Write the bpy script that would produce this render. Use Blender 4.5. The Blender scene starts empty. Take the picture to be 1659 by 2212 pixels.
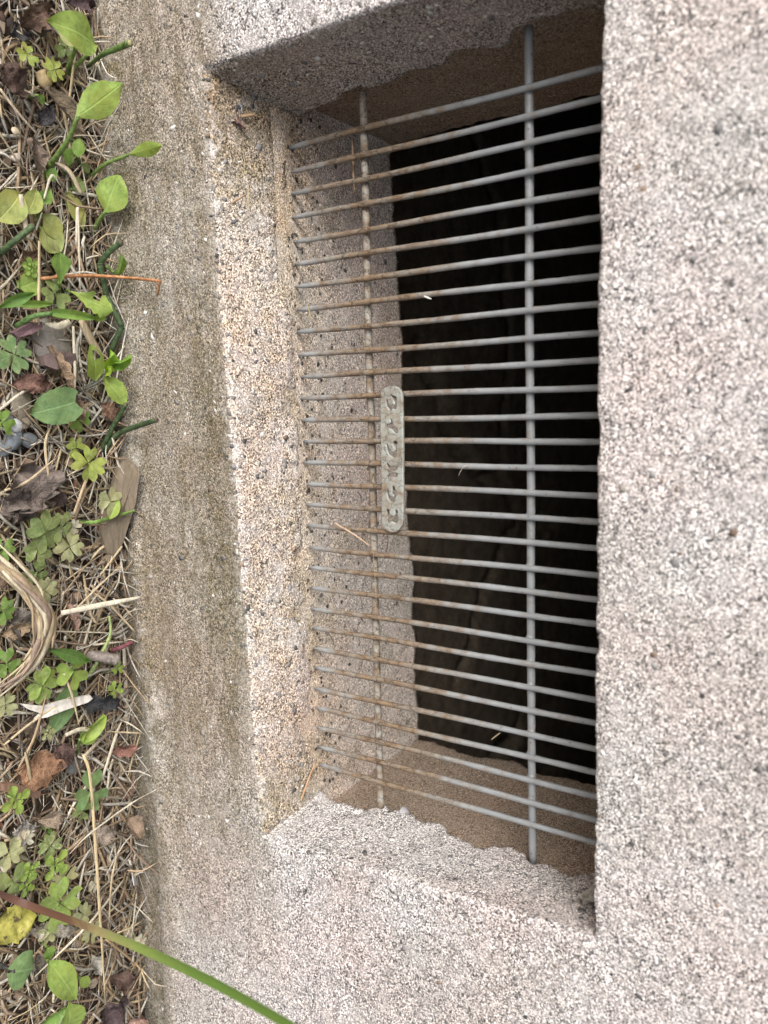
import bpy, bmesh, math, random
import numpy as np
from mathutils import Vector, Matrix

# ------------------------------------------------------------------ camera, sky, sun, exposure
scene = bpy.context.scene
R = math.radians
cam_data = bpy.data.cameras.new('camera')
cam = bpy.data.objects.new('camera', cam_data)
scene.collection.objects.link(cam)
scene.camera = cam
# camera axes measured from the vanishing points of the grille (image up runs along the wall)
ax_x = Vector((0.03065094, 0.54120826, 0.84032978))      # image right
ax_y = Vector((0.98955495, -0.13491079, 0.0507944))      # image down
ax_z = Vector((0.1408599, 0.8299956, -0.53969045))       # viewing direction
m = Matrix((ax_x, -ax_y, -ax_z)).transposed().to_4x4()
m.translation = Vector((0.0, -0.35, 0.4375))
cam.matrix_world = m
cam_data.sensor_fit = 'VERTICAL'
cam_data.sensor_height = 34.6
cam_data.sensor_width = 34.6
cam_data.lens = 34.6 * 1700.0 / 2212.0
cam_data.clip_start = 0.01
cam_data.clip_end = 500.0
cam_data.dof.use_dof = True
cam_data.dof.focus_distance = 0.50
cam_data.dof.aperture_fstop = 7.0

SUN_EL, SUN_AZ = R(33), R(222)       # azimuth clockwise from +Y
world = bpy.data.worlds.new('World')
scene.world = world
world.use_nodes = True
wn, wl = world.node_tree.nodes, world.node_tree.links
bg = wn['Background']
sky = wn.new('ShaderNodeTexSky')
sky.sky_type = 'NISHITA'
sky.sun_disc = False
sky.sun_elevation = SUN_EL
sky.sun_rotation = SUN_AZ
sky.dust_density = 4.0
sky.air_density = 1.0
hs = wn.new('ShaderNodeHueSaturation')     # overcast: nearly colourless cloud light
hs.inputs['Saturation'].default_value = 0.38
wl.new(sky.outputs[0], hs.inputs['Color'])
wl.new(hs.outputs[0], bg.inputs['Color'])
bg.inputs['Strength'].default_value = 0.14

sun_d = bpy.data.lights.new('sun', 'SUN')
sun_d.energy = 1.5
sun_d.angle = R(38)
sun_d.color = (1.0, 0.982, 0.96)
sun = bpy.data.objects.new('sun', sun_d)
scene.collection.objects.link(sun)
sdir = Vector((math.sin(SUN_AZ) * math.cos(SUN_EL), math.cos(SUN_AZ) * math.cos(SUN_EL), math.sin(SUN_EL)))
sun.rotation_euler = sdir.to_track_quat('Z', 'Y').to_euler()

vs = scene.view_settings
vs.view_transform = 'Standard'
vs.look = 'None'
vs.exposure = 0.70
vs.gamma = 1.0
vs.use_curve_mapping = False
scene.render.engine = 'CYCLES'
scene.cycles.use_denoising = True
scene.cycles.max_bounces = 5

COL = scene.collection
rng = np.random.default_rng(11)
random.seed(5)

# ------------------------------------------------------------------ helpers
def hash3(i, j, k, seed):
    h = (i * 374761393 + j * 668265263 + k * 2147483647 + seed * 1274126177) & 0xffffffff
    h = ((h ^ (h >> 13)) * 1274126177) & 0xffffffff
    h = (h ^ (h >> 16)) & 0xffffffff
    h = (h * 2246822519) & 0xffffffff
    h = h ^ (h >> 15)
    return (h & 0xffffff) / float(0xffffff) * 2 - 1

def vnoise(P, scale, seed=0):
    q = np.asarray(P, float) * scale
    f = np.floor(q); d = q - f; i = f.astype(np.int64)
    d = d * d * (3 - 2 * d)
    out = 0
    for a in (0, 1):
        for b in (0, 1):
            for c in (0, 1):
                w = (d[..., 0] if a else 1 - d[..., 0]) * (d[..., 1] if b else 1 - d[..., 1]) * (d[..., 2] if c else 1 - d[..., 2])
                out = out + w * hash3(i[..., 0] + a, i[..., 1] + b, i[..., 2] + c, seed)
    return out

def fbm(P, scale, octv=3, seed=0):
    o, a, t = 0, 1.0, 0
    for k in range(octv):
        o = o + a * vnoise(P, scale * 2 ** k, seed + 17 * k); t += a; a *= .5
    return o / t

def sstep(a, b, x):
    t = np.clip((x - a) / (b - a), 0, 1)
    return t * t * (3 - 2 * t)

def link(name, me, mat=None, parent=None, smooth=True):
    o = bpy.data.objects.new(name, me)
    COL.objects.link(o)
    if mat is not None and not me.materials:
        me.materials.append(mat)
    if parent is not None:
        o.parent = parent
    if smooth and me.polygons:
        me.polygons.foreach_set('use_smooth', np.ones(len(me.polygons), bool))
    return o

def mesh_of(name, V, F):
    me = bpy.data.meshes.new(name)
    me.from_pydata([tuple(v) for v in V], [], [tuple(f) for f in F])
    me.update()
    return me

def grid_mesh(name, P, closed_u=False, flip=False):
    nv, nu = P.shape[:2]
    i = np.arange(nv - 1)[:, None]
    j = np.arange(nu if closed_u else nu - 1)[None, :]
    j2 = (j + 1) % nu
    q = np.stack([i * nu + j, i * nu + j2, (i + 1) * nu + j2, (i + 1) * nu + j], -1).reshape(-1, 4)
    if flip:
        q = q[:, ::-1]
    me = bpy.data.meshes.new(name)
    me.vertices.add(nv * nu)
    me.vertices.foreach_set('co', P.reshape(-1).astype(np.float32))
    n = len(q)
    me.loops.add(n * 4)
    me.loops.foreach_set('vertex_index', q.reshape(-1).astype(np.int32))
    me.polygons.add(n)
    me.polygons.foreach_set('loop_start', (np.arange(n) * 4).astype(np.int32))
    me.update(calc_edges=True)
    me.validate()
    return me

def grid_normals(P, closed_u=False):
    if closed_u:
        du = np.roll(P, -1, 1) - np.roll(P, 1, 1)
    else:
        du = np.gradient(P, axis=1)
    dv = np.gradient(P, axis=0)
    n = np.cross(du, dv)
    return n / (np.linalg.norm(n, axis=-1, keepdims=True) + 1e-12)

def attr(me, name, vals):
    a = me.attributes.new(name, 'FLOAT', 'POINT')
    a.data.foreach_set('value', np.asarray(vals, np.float32).reshape(-1))

def cattr(me, name, cols):
    a = me.attributes.new(name, 'FLOAT_COLOR', 'POINT')
    c = np.ones((len(cols), 4), np.float32); c[:, :3] = cols
    a.data.foreach_set('color', c.reshape(-1))

def empty(name, loc=(0, 0, 0)):
    o = bpy.data.objects.new(name, None)
    COL.objects.link(o)
    o.location = loc
    o.empty_display_size = .005
    return o

def tag(o, label, cat=None, group=None, kind=None):
    if label: o['label'] = label
    if cat: o['category'] = cat
    if group: o['group'] = group
    if kind: o['kind'] = kind
    return o

def smooth_path(pts, n):
    pts = [np.array(p, float) for p in pts]
    if len(pts) == 2:
        return np.array([pts[0] + (pts[1] - pts[0]) * t for t in np.linspace(0, 1, n)])
    P = [2 * pts[0] - pts[1]] + pts + [2 * pts[-1] - pts[-2]]
    out = []
    for t in np.linspace(0, len(pts) - 1, n):
        k = min(int(t), len(pts) - 2); u = t - k
        a, b, c, d = P[k], P[k + 1], P[k + 2], P[k + 3]
        out.append(.5 * (2 * b + (c - a) * u + (2 * a - 5 * b + 4 * c - d) * u * u + (3 * b - a - 3 * c + d) * u ** 3))
    return np.array(out)

def frames(path):
    T = np.gradient(path, axis=0)
    T /= np.linalg.norm(T, axis=1, keepdims=True) + 1e-12
    up = np.array([0, 1.0, 0]) if abs(T[:, 2]).mean() > .85 else np.array([0, 0, 1.0])
    S = np.cross(T, up)
    bad = np.linalg.norm(S, axis=1) < 1e-3
    S[bad] = [1, 0, 0]
    S /= np.linalg.norm(S, axis=1, keepdims=True)
    return T, S, np.cross(S, T)

def tube_arrays(path, rad, sides=6, flat=1.0, twist=0.0):
    T, S, U = frames(path)
    n = len(path)
    rad = np.broadcast_to(rad, (n,))
    V = []
    for k in range(n):
        for s in range(sides):
            a = 2 * math.pi * s / sides + twist
            V.append(path[k] + S[k] * math.cos(a) * rad[k] + U[k] * math.sin(a) * rad[k] * flat)
    F = []
    for k in range(n - 1):
        for s in range(sides):
            s2 = (s + 1) % sides
            F.append((k * sides + s, k * sides + s2, (k + 1) * sides + s2, (k + 1) * sides + s))
    F.append(tuple(range(sides))[::-1])
    F.append(tuple((n - 1) * sides + s for s in range(sides)))
    return V, F

def tube(name, pts, rad, mat, parent=None, n=14, sides=7, flat=1.0, smooth=True):
    path = smooth_path(pts, n)
    if not np.isscalar(rad):
        rad = np.interp(np.linspace(0, 1, n), np.linspace(0, 1, len(rad)), rad)
    V, F = tube_arrays(path, rad, sides, flat)
    return link(name, mesh_of(name, V, F), mat, parent, smooth)

# ------------------------------------------------------------------ node helper
class NT:
    def __init__(self, name):
        self.mat = bpy.data.materials.new(name)
        self.mat.use_nodes = True
        self.t = self.mat.node_tree
        self.bsdf = self.t.nodes['Principled BSDF']
        self.out = self.t.nodes['Material Output']
    def n(self, kind, **kw):
        nd = self.t.nodes.new('ShaderNode' + kind)
        for k, v in kw.items():
            setattr(nd, k, v)
        return nd
    def set(self, sock, val):
        if hasattr(val, 'is_linked') or isinstance(val, bpy.types.NodeSocket):
            self.t.links.new(val, sock)
        else:
            if isinstance(val, (tuple, list)) and len(val) == 3 and sock.type == 'RGBA':
                val = (*val, 1)
            sock.default_value = val
    def pos(self):
        return self.n('TexCoord').outputs['Object']
    def vscale(self, vec, s):
        v = self.n('VectorMath', operation='MULTIPLY'); self.set(v.inputs[0], vec); v.inputs[1].default_value = s
        return v.outputs[0]
    def noise(self, vec, scale, detail=2, rough=.5, out='Fac'):
        v = self.n('TexNoise'); self.set(v.inputs['Vector'], vec)
        v.inputs['Scale'].default_value = scale; v.inputs['Detail'].default_value = detail; v.inputs['Roughness'].default_value = rough
        return v.outputs[out]
    def voro(self, vec, scale, feature='F1', rand=1.0):
        v = self.n('TexVoronoi', feature=feature); self.set(v.inputs['Vector'], vec)
        v.inputs['Scale'].default_value = scale; v.inputs['Randomness'].default_value = rand
        return v
    def math(self, op, a, b=None, clamp=False):
        v = self.n('Math', operation=op, use_clamp=clamp); self.set(v.inputs[0], a)
        if b is not None: self.set(v.inputs[1], b)
        return v.outputs[0]
    def ramp(self, fac, stops, mode='LINEAR'):
        v = self.n('ValToRGB'); v.color_ramp.interpolation = mode
        el = v.color_ramp.elements
        while len(el) < len(stops): el.new(.5)
        for e, (p, c) in zip(el, stops):
            e.position = p
            e.color = (c, c, c, 1) if np.isscalar(c) else (*c, 1)
        self.set(v.inputs[0], fac)
        return v.outputs[0]
    def mix(self, fac, a, b, blend='MIX'):
        v = self.n('Mix', data_type='RGBA', blend_type=blend)
        self.set(v.inputs[0], fac); self.set(v.inputs[6], a); self.set(v.inputs[7], b)
        return v.outputs[2]
    def attr(self, name, out='Fac'):
        return self.n('Attribute', attribute_name=name).outputs[out]
    def sep(self, c):
        v = self.n('SeparateColor'); self.set(v.inputs[0], c); return v.outputs
    def xyz(self, c):
        v = self.n('SeparateXYZ'); self.set(v.inputs[0], c); return v.outputs
    def bump(self, h, strength, dist, normal=None):
        v = self.n('Bump'); v.inputs['Strength'].default_value = strength; v.inputs['Distance'].default_value = dist
        self.set(v.inputs['Height'], h)
        if normal is not None: self.set(v.inputs['Normal'], normal)
        return v.outputs[0]

# ------------------------------------------------------------------ materials
_leafm = {}
def concrete(name, sand_scale=1250, light=1.0, calm=0.0):
    t = NT(name)
    p = t.pos()
    v1 = t.voro(p, sand_scale)
    c1 = t.sep(v1.outputs['Color'])
    sand = t.ramp(c1[0], [(0, (.03, .03, .033)), (.15, (.105, .103, .104)), (.27, (.27, .255, .247)), (.50, (.442, .416, .403)), (.72, (.61, .58, .566)), (1, (.91, .893, .882))])
    fn = t.sep(t.noise(p, 1150, 1, .5, 'Color'))
    col = t.mix(1.0, sand, t.ramp(fn[0], [(.36, .52), (.5, .97), (.64, 1.36)]), 'MULTIPLY')
    if calm:
        col = t.mix(calm, col, (.56, .505, .475))
    n55 = t.noise(p, 55, 4, .65)
    n150 = t.noise(p, 150, 3, .7)
    col = t.mix(t.ramp(n55, [(.42, 0.0), (.70, .45)]), col, (.53, .51, .505))
    big = t.noise(p, 10, 3, .55)
    col = t.mix(t.ramp(big, [(.38, 0), (.66, .75)]), col, t.mix(1.0, col, (1.06, .935, .905), 'MULTIPLY'))
    # dark and pale grit
    v3 = t.voro(p, 390)
    c3 = t.sep(v3.outputs['Color'])
    inside = t.ramp(t.math('ADD', v3.outputs['Distance'], t.math('MULTIPLY', fn[1], .30)), [(.42, 1), (.54, 0)])
    dk = t.math('MULTIPLY', inside, t.math('GREATER_THAN', c3[0], .89))
    col = t.mix(t.math('MULTIPLY', dk, .75), col, t.mix(t.ramp(c3[1], [(.75, 0), (.9, 1)]), (.06, .064, .072), (.62, .60, .57)))
    # weathering with painted light and shade, by the amounts stored on the surface
    st = t.attr('stain_shade')
    sn = t.noise(t.vscale(p, (.35, 1, 1.3)), 75, 4, .68)
    stm = t.math('MULTIPLY', st, t.ramp(sn, [(.32, .45), (.62, 1.0)]), True)
    col = t.mix(t.math('MULTIPLY', stm, .28), col, (.42, .395, .365))
    col = t.mix(stm, col, t.mix(1.0, col, (.49, .45, .36), 'MULTIPLY'))
    alg = t.attr('algae_shade')
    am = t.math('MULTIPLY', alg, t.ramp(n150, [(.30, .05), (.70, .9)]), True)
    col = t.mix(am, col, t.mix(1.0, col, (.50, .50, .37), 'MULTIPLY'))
    och = t.attr('ochre')
    om = t.math('MULTIPLY', och, t.ramp(n55, [(.30, 1), (.66, .25)]), True)
    col = t.mix(om, col, t.mix(1.0, col, (.98, .80, .58), 'MULTIPLY'))
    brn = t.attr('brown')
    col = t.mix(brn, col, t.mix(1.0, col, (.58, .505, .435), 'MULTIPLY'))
    wht = t.attr('lime_lit')
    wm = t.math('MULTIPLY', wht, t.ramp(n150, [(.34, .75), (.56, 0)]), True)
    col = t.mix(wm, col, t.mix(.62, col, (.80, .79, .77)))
    if light != 1.0:
        col = t.mix(1.0, col, (light * 1.02, light, light * .96), 'MULTIPLY')
    t.set(t.bsdf.inputs['Base Color'], col)
    t.bsdf.inputs['Roughness'].default_value = .93
    t.bsdf.inputs['Specular IOR Level'].default_value = .25
    t.set(t.bsdf.inputs['Normal'], t.bump(t.noise(p, 950, 1, .6), .75, .0010))
    return t.mat

def deadmat(col):
    k = ('dead',) + tuple(col)
    if k in _leafm: return _leafm[k]
    t = NT('withered_leaf'); p = t.pos()
    xy = t.xyz(t.n('UVMap').outputs[0])
    a = t.math('ABSOLUTE', t.math('SUBTRACT', xy[0], .5))
    g = sum(col) / 3
    c0 = tuple(.75 * v + .25 * g for v in col)
    n1 = t.noise(p, 130, 5, .7); n2 = t.noise(p, 520, 3, .7)
    c = t.mix(t.ramp(n1, [(.32, 0), (.68, 1)]), tuple(v * .42 for v in c0), tuple(v * 1.35 + .02 for v in c0))
    c = t.mix(t.ramp(n2, [(.55, 0), (.72, .55)]), c, tuple(v * .4 for v in c0))
    sv = t.math('ABSOLUTE', t.math('SINE', t.math('SUBTRACT', t.math('MULTIPLY', xy[1], 19.0), t.math('MULTIPLY', a, 17.0))))
    vein = t.math('MAXIMUM', t.ramp(a, [(.015, 1), (.045, 0)]), t.math('MULTIPLY', t.ramp(sv, [(.06, 1), (.22, 0)]), .5))
    c = t.mix(t.math('MULTIPLY', vein, .35), c, tuple(v * 1.7 + .03 for v in c0))
    t.set(t.bsdf.inputs['Base Color'], c); t.bsdf.inputs['Roughness'].default_value = .8
    t.bsdf.inputs['Specular IOR Level'].default_value = .2
    t.set(t.bsdf.inputs['Normal'], t.bump(t.math('ADD', n1, t.math('MULTIPLY', n2, .4)), .9, .003))
    _leafm[k] = t.mat
    return t.mat

def simple(name, col, rough=.8, var=.25, scale=200, bump=.0, spec=.3):
    t = NT(name)
    p = t.pos()
    nz = t.noise(p, scale, 4, .65)
    c = t.mix(t.ramp(nz, [(.3, 0), (.7, 1)]), tuple(v * (1 - var) for v in col), tuple(min(1, v * (1 + var)) for v in col))
    t.set(t.bsdf.inputs['Base Color'], c)
    t.bsdf.inputs['Roughness'].default_value = rough
    t.bsdf.inputs['Specular IOR Level'].default_value = spec
    if bump:
        t.set(t.bsdf.inputs['Normal'], t.bump(nz, .8, bump))
    return t.mat

def tinted(name, rough=.85, scale=400, bump=.0006, translucent=0.0):
    """colour of each piece is stored on the piece itself (attribute tint)"""
    t = NT(name)
    p = t.pos()
    nz = t.noise(p, scale, 3, .65)
    c = t.mix(1.0, t.attr('tint', 'Color'), t.ramp(nz, [(.25, .62), (.75, 1.3)]), 'MULTIPLY')
    t.set(t.bsdf.inputs['Base Color'], c)
    t.bsdf.inputs['Roughness'].default_value = rough
    t.bsdf.inputs['Specular IOR Level'].default_value = .25
    t.set(t.bsdf.inputs['Normal'], t.bump(nz, .7, bump))
    return t.mat

def paint_metal(name, base, rust_bias=0.0, cream=0.0, craze=1.0, dirty=.95, gloss=.42):
    t = NT(name)
    p = t.n('NewGeometry').outputs['Position']
    z = t.xyz(p)[2]
    band = t.ramp(t.math('MULTIPLY', z, 3.0), [(.335, .0), (.40, .42), (.50, .66), (.60, .46), (.74, .10), (1, .06)])
    n1 = t.noise(p, 140, 4, .65)
    n2 = t.noise(t.vscale(p, (1, 1, .6)), 620, 4, .7)
    rust = t.math('ADD', t.math('MULTIPLY', n1, .85), t.math('MULTIPLY', n2, .35))
    rust = t.math('ADD', rust, t.math('ADD', t.math('MULTIPLY', band, .52), rust_bias - .545))
    rm = t.ramp(rust, [(.20, 0), (.46, 1)])
    spots = t.voro(p, 300)
    sc = t.sep(spots.outputs['Color'])
    sp = t.math('MULTIPLY', t.ramp(spots.outputs['Distance'], [(.10, 1), (.22, 0)]), t.math('GREATER_THAN', sc[0], .78))
    basec = t.mix(t.ramp(t.noise(p, 90, 3, .5), [(.35, 0), (.65, 1)]), base, tuple(v * .82 for v in base))
    dirt = t.mix(t.math('MULTIPLY', band, dirty), basec, (.25, .22, .16))
    ru = t.mix(t.ramp(n2, [(.35, 0), (.65, 1)]), (.085, .045, .022), (.245, .155, .078))
    col = t.mix(t.math('MULTIPLY', rm, .82), dirt, ru)
    col = t.mix(t.math('MULTIPLY', sp, .75), col, (.10, .06, .04))
    # crazed paint: thin dark cracks
    wob = t.n('VectorMath', operation='ADD'); t.set(wob.inputs[0], p)
    s2 = t.n('VectorMath', operation='SCALE'); t.set(s2.inputs[0], t.noise(p, 500, 3, .6, 'Color')); s2.inputs['Scale'].default_value = .004
    t.set(wob.inputs[1], s2.outputs[0])
    cr = t.voro(t.vscale(wob.outputs[0], (1, 1, .55)), 170, 'DISTANCE_TO_EDGE')
    ck = t.math('MULTIPLY', t.ramp(cr.outputs['Distance'], [(.012, 1), (.035, 0)]), t.ramp(t.math('ADD', t.math('MULTIPLY', band, .8), cream), [(.15, 0), (.5, craze)]))
    col = t.mix(ck, col, (.045, .025, .014))
    t.set(t.bsdf.inputs['Base Color'], col)
    t.set(t.bsdf.inputs['Roughness'], t.ramp(rm, [(0, gloss), (1, .85)]))
    h = t.math('SUBTRACT', t.math('MULTIPLY', n2, t.math('ADD', t.math('MULTIPLY', rm, .8), .15)), t.math('MULTIPLY', ck, .8))
    t.set(t.bsdf.inputs['Normal'], t.bump(h, .6, .0006))
    return t.mat

def leafmat(col, speckle=0.12, vein=.38, back=None, rough=.5, trans=.35):
    key = (tuple(col), speckle, vein, rough, trans)
    if key in _leafm: return _leafm[key]
    t = NT('leaf_surface')
    uv = t.n('UVMap').outputs[0]
    xy = t.xyz(uv)
    a = t.math('ABSOLUTE', t.math('SUBTRACT', xy[0], .5))
    p = t.pos()
    nz = t.noise(p, 260, 4, .65)
    c = t.mix(t.ramp(nz, [(.3, 0), (.7, 1)]), tuple(v * .62 for v in col), tuple(min(1, v * 1.25) for v in col))
    big = t.noise(p, 70, 2, .5)
    c = t.mix(t.ramp(big, [(.4, 0), (.72, .5)]), c, (col[0] * 1.35, col[1] * 1.06, col[2] * .9))
    mid = t.ramp(a, [(.012, 1), (.04, 0)])
    sv = t.math('ABSOLUTE', t.math('SINE', t.math('SUBTRACT', t.math('MULTIPLY', xy[1], 19.0), t.math('MULTIPLY', a, 17.0))))
    side = t.ramp(sv, [(.06, 1), (.22, 0)])
    veins = t.math('MAXIMUM', mid, t.math('MULTIPLY', side, .45))
    c = t.mix(t.math('MULTIPLY', veins, vein), c, tuple(min(1, v * 1.6 + .05) for v in col))
    if speckle:
        sm = t.math('MULTIPLY', t.ramp(t.noise(p, 420, 4, .75), [(.5, 0), (.6, 1)]), speckle)
        c = t.mix(sm, c, (.46, .48, .30))
    t.set(t.bsdf.inputs['Base Color'], c)
    t.bsdf.inputs['Roughness'].default_value = rough
    t.bsdf.inputs['Specular IOR Level'].default_value = .35
    h = t.math('SUBTRACT', t.math('MULTIPLY', nz, .6), t.math('MULTIPLY', veins, .5))
    nb = t.bump(h, .55, .0007)
    t.set(t.bsdf.inputs['Normal'], nb)
    tr = t.n('BsdfTranslucent')
    t.set(tr.inputs['Color'], t.mix(1.0, c, (1.25, 1.2, .55), 'MULTIPLY'))
    ms = t.n('MixShader'); ms.inputs[0].default_value = trans
    t.t.links.new(t.bsdf.outputs[0], ms.inputs[1]); t.t.links.new(tr.outputs[0], ms.inputs[2])
    t.t.links.new(ms.outputs[0], t.out.inputs[0])
    _leafm[key] = t.mat
    return t.mat

_stm = {}
def stemmat(col, rough=.55):
    k = tuple(col)
    if k not in _stm:
        _stm[k] = simple('stem_surface', col, rough, .55, 420, .0010)
    return _stm[k]

MAT_WALL = concrete('weathered_concrete')
MAT_CORE = concrete('inner_concrete', sand_scale=1350, light=1.36, calm=.15)
# ------------------------------------------------------------------ the foundation wall with its vent opening
def rect_ring(bl, br, tr, tl, nb, ns):
    pts = []
    for a, b, n in ((bl, br, nb), (br, tr, ns), (tr, tl, nb), (tl, bl, ns)):
        a, b = np.array(a, float), np.array(b, float)
        s = np.arange(n)[:, None] / n
        pts.append(a + (b - a) * s)
    return np.concatenate(pts)

def rect(x0, x1, z0, z1, y):
    return [(x0, y, z0), (x1, y, z0), (x1, y, z1), (x0, y, z1)]

def lerp_rect(a, b, t):
    return [tuple(np.array(p) * (1 - t) + np.array(q) * t) for p, q in zip(a, b)]

def ground_z(x):
    return -.0016 - .042 * (np.clip(x, -.6, .8) - .037)

NB, NS = 300, 150
FRONT = [(-.1895, 0, .0965), (.2765, 0, .1095), (.2640, 0, .3250), (-.1890, 0, .3250)]
BACK = [(-.1765, .055, .1150), (.2700, .055, .1155), (.2705, .055, .3270), (-.1860, .055, .3270)]
NEAR = rect(-.43, .62, -.07, .54, 0)
FAR = rect(-3.0, 3.2, -.10, .62, 0)

wall = empty('foundation_wall', (0, 0, 0))
tag(wall, 'weathered pinkish grey concrete foundation wall with a rectangular vent opening', 'wall')

rings, zone = [], []          # zone: distance marker, <0 on the face, 0..1 down the reveal
rings.append(rect_ring(*FAR, NB, NS)); zone.append(-3)
NF = 96
for k in range(NF):
    t = (k / NF) ** .92
    r = lerp_rect(NEAR, FRONT, t)
    rings.append(rect_ring(*r, NB, NS)); zone.append(-1 + t)
BEV = .0026
cen = np.array([(FRONT[0][0] + FRONT[1][0]) / 2, 0, (FRONT[0][2] + FRONT[3][2]) / 2])
for k, t in enumerate((.25, .5, .75)):
    a = t * math.pi / 2
    off = BEV * (1 - math.sin(a))
    r = []
    for c in FRONT:
        c = np.array(c, float)
        sx = 1 if c[0] > cen[0] else -1
        sz = 1 if c[2] > cen[2] else -1
        r.append((c[0] + sx * off * .5, BEV * (1 - math.cos(a)), c[2] + sz * off * .5))
    rings.append(rect_ring(*r, NB, NS)); zone.append(0.0)
NR = 30
for k in range(NR + 1):
    t = k / NR
    t2 = .05 + .95 * t
    rings.append(rect_ring(*lerp_rect(FRONT, BACK, t2), NB, NS)); zone.append(max(t, .001))
P = np.array(rings)                     # [ring, perimeter, 3]
nring = len(rings)
zone = np.array(zone)
N = grid_normals(P, True)
# which side of the opening each perimeter column belongs to
side = np.concatenate([np.zeros(NB), np.ones(NS), np.full(NB, 2), np.full(NS, 3)]).astype(int)
onface = (zone < 0)[:, None]
near = (zone > -2)[:, None]
# make normals point out of the concrete (towards the viewer / into the opening)
ref = np.zeros_like(P); ref[..., 1] = -1
ins = P - np.array([.04, 0, .22])
sgn = np.where(onface, np.sum(N * ref, -1), -np.sum(N * ins * np.array([1, 0, 1]), -1))
N = N * np.where(sgn < 0, -1, 1)[..., None]
disp = .0016 * fbm(P, 9, 3, 1) + .0007 * fbm(P, 45, 3, 2) + .00032 * vnoise(P, 190, 3) + .00018 * vnoise(P, 420, 4)
# worn, crumbled arris round the opening
edge = np.exp(-((zone[:, None] - 0.0) / .018) ** 2)
disp = disp - edge * (.0010 * np.clip(fbm(P, 120, 3, 6) + .25, 0, 1) + .0014 * np.clip(fbm(P, 35, 2, 7), 0, 1))
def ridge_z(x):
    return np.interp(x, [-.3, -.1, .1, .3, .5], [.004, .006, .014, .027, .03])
# the face swells slightly where it meets the ground
xz = P[..., 0], P[..., 2]
foot = np.exp(-((P[..., 2] - ground_z(P[..., 0]) - ridge_z(P[..., 0]) - .003 * vnoise(P * [1, 0, 0], 9, 9)) / .011) ** 2)
disp = disp + onface * foot * .0042
# rough notch in the sill where the grille was set, and broken hollows
zj = zone[:, None] + .22 * fbm(P * [1, 0, 0], 24, 3, 16) + .07 * vnoise(P * [1, 0, 0], 170, 17)
silln = (side == 0)[None, :] * sstep(.62, .80, zj)
disp = disp + silln * (.0013 * fbm(P, 90, 3, 12) - .0010)
step_line = (side == 0)[None, :] * np.exp(-((zj - .80) / .035) ** 2)
disp = disp - step_line * .0016 * np.clip(.6 + 1.2 * vnoise(P, 60, 15), 0, 1)
for (dx, dy, dz, rad, dep) in [(-.168, .046, .118, .006, .007), (-.160, .050, .117, .007, .006), (-.178, .048, .165, .005, .004),
                               (.262, .046, .118, .006, .007), (.268, .050, .150, .006, .004), (.2, .05, .116, .004, .003),
                               (.10, .049, .116, .004, .003), (-.06, .050, .116, .004, .003)]:
    d2 = ((P - np.array([dx, dy, dz])) ** 2).sum(-1)
    disp = disp - dep * np.exp(-d2 / rad ** 2)
disp = disp - (side == 2)[None, :] * np.exp(-((zone[:, None]) / .03) ** 2) * .0022 * np.clip(fbm(P * [1, .4, .4], 60, 3, 18) - .20, 0, 1) * 1.2
dive = .84
disp = disp - (side == 0)[None, :] * sstep(0, .10, np.maximum(zj, zone[:, None] - .04) - dive) * .0065
disp = np.where(near, disp, 0)
P = P + N * disp[..., None]
# ragged inner end of the render coat
jag = fbm(np.stack([P[-1, :, 0], P[-1, :, 2], P[-1, :, 2] * 0], -1), 55, 4, 21) * .013 + vnoise(P[-1], 260, 22) * .002
w = sstep(.70, 1.0, zone)[:, None]
amp = np.where(side == 0, .25, 1.0)
P[..., 1] += w * (jag * amp)[None, :]
lip = P[-1].copy()
outw = np.where(side[:, None] == 0, np.array([[0, 0, -1.]]), np.where(side[:, None] == 1, np.array([[1., 0, 0]]), np.where(side[:, None] == 2, np.array([[0, 0, 1.]]), np.array([[-1., 0, 0]]))))
lip1 = lip + outw * .004 + np.array([0, .0015, 0])
lip2 = lip + outw * .016 + np.array([0, -.004, 0])
P = np.concatenate([P, lip1[None], lip2[None]])
zone2 = np.concatenate([zone, [1, 1]])
me = grid_mesh('render_coat', P, True, flip=True)
X, Y, Zc = P[..., 0], P[..., 1], P[..., 2]
face = (zone2 < 0)[:, None] & np.ones_like(X, bool)
hg = Zc - ground_z(X)
wob = .03 * fbm(P, 14, 3, 31)
below = sstep(.40, .15, X + wob) * sstep(-.262, -.205, X + wob) * sstep(.128, .100, Zc + wob * .5)
stain_shade = face * (.35 * sstep(.13, .03, Zc) * sstep(-.30, -.22, X) + below * .95 + .9 * np.exp(-(hg / .035) ** 2) * sstep(-.27, -.2, X))  # dirt stain, with the lower wall's shade towards the soil painted in
stain_shade = np.maximum(stain_shade, face * .18 * (fbm(P, 8, 3, 33) > .1))
algae_shade = face * (.9 * sstep(-.002, -.012, hg - ridge_z(X)) + below * (.45 + .8 * np.exp(-((Zc - .086) / .02) ** 2)) * sstep(-.5, .6, fbm(P * [.6, 1, 2.4], 16, 3, 35) + .12) + .95 * np.exp(-(hg / .028) ** 2))  # green growth, with the shade under the foot's ridge painted in
issill = (side == 0)[None, :] & (zone2 >= 0)[:, None]
isleft = (side == 3)[None, :] & (zone2 > 0)[:, None]
isright = (side == 1)[None, :] & (zone2 > 0)[:, None]
ochre = issill * np.clip(.95 - .15 * sstep(.7, .95, zone2)[:, None] + .3 * fbm(P, 20, 2, 36), 0, 1) + face * below * .25
algae_shade = algae_shade + issill * np.clip(1.8 * sstep(-.09, -.175, X) + .9 * sstep(.205, .262, X) + .30 * sstep(0, .3, fbm(P, 28, 3, 37)), 0, 1)
algae_shade = algae_shade + isleft * (1 - sstep(.10, .20, Zc)) * .8
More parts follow.
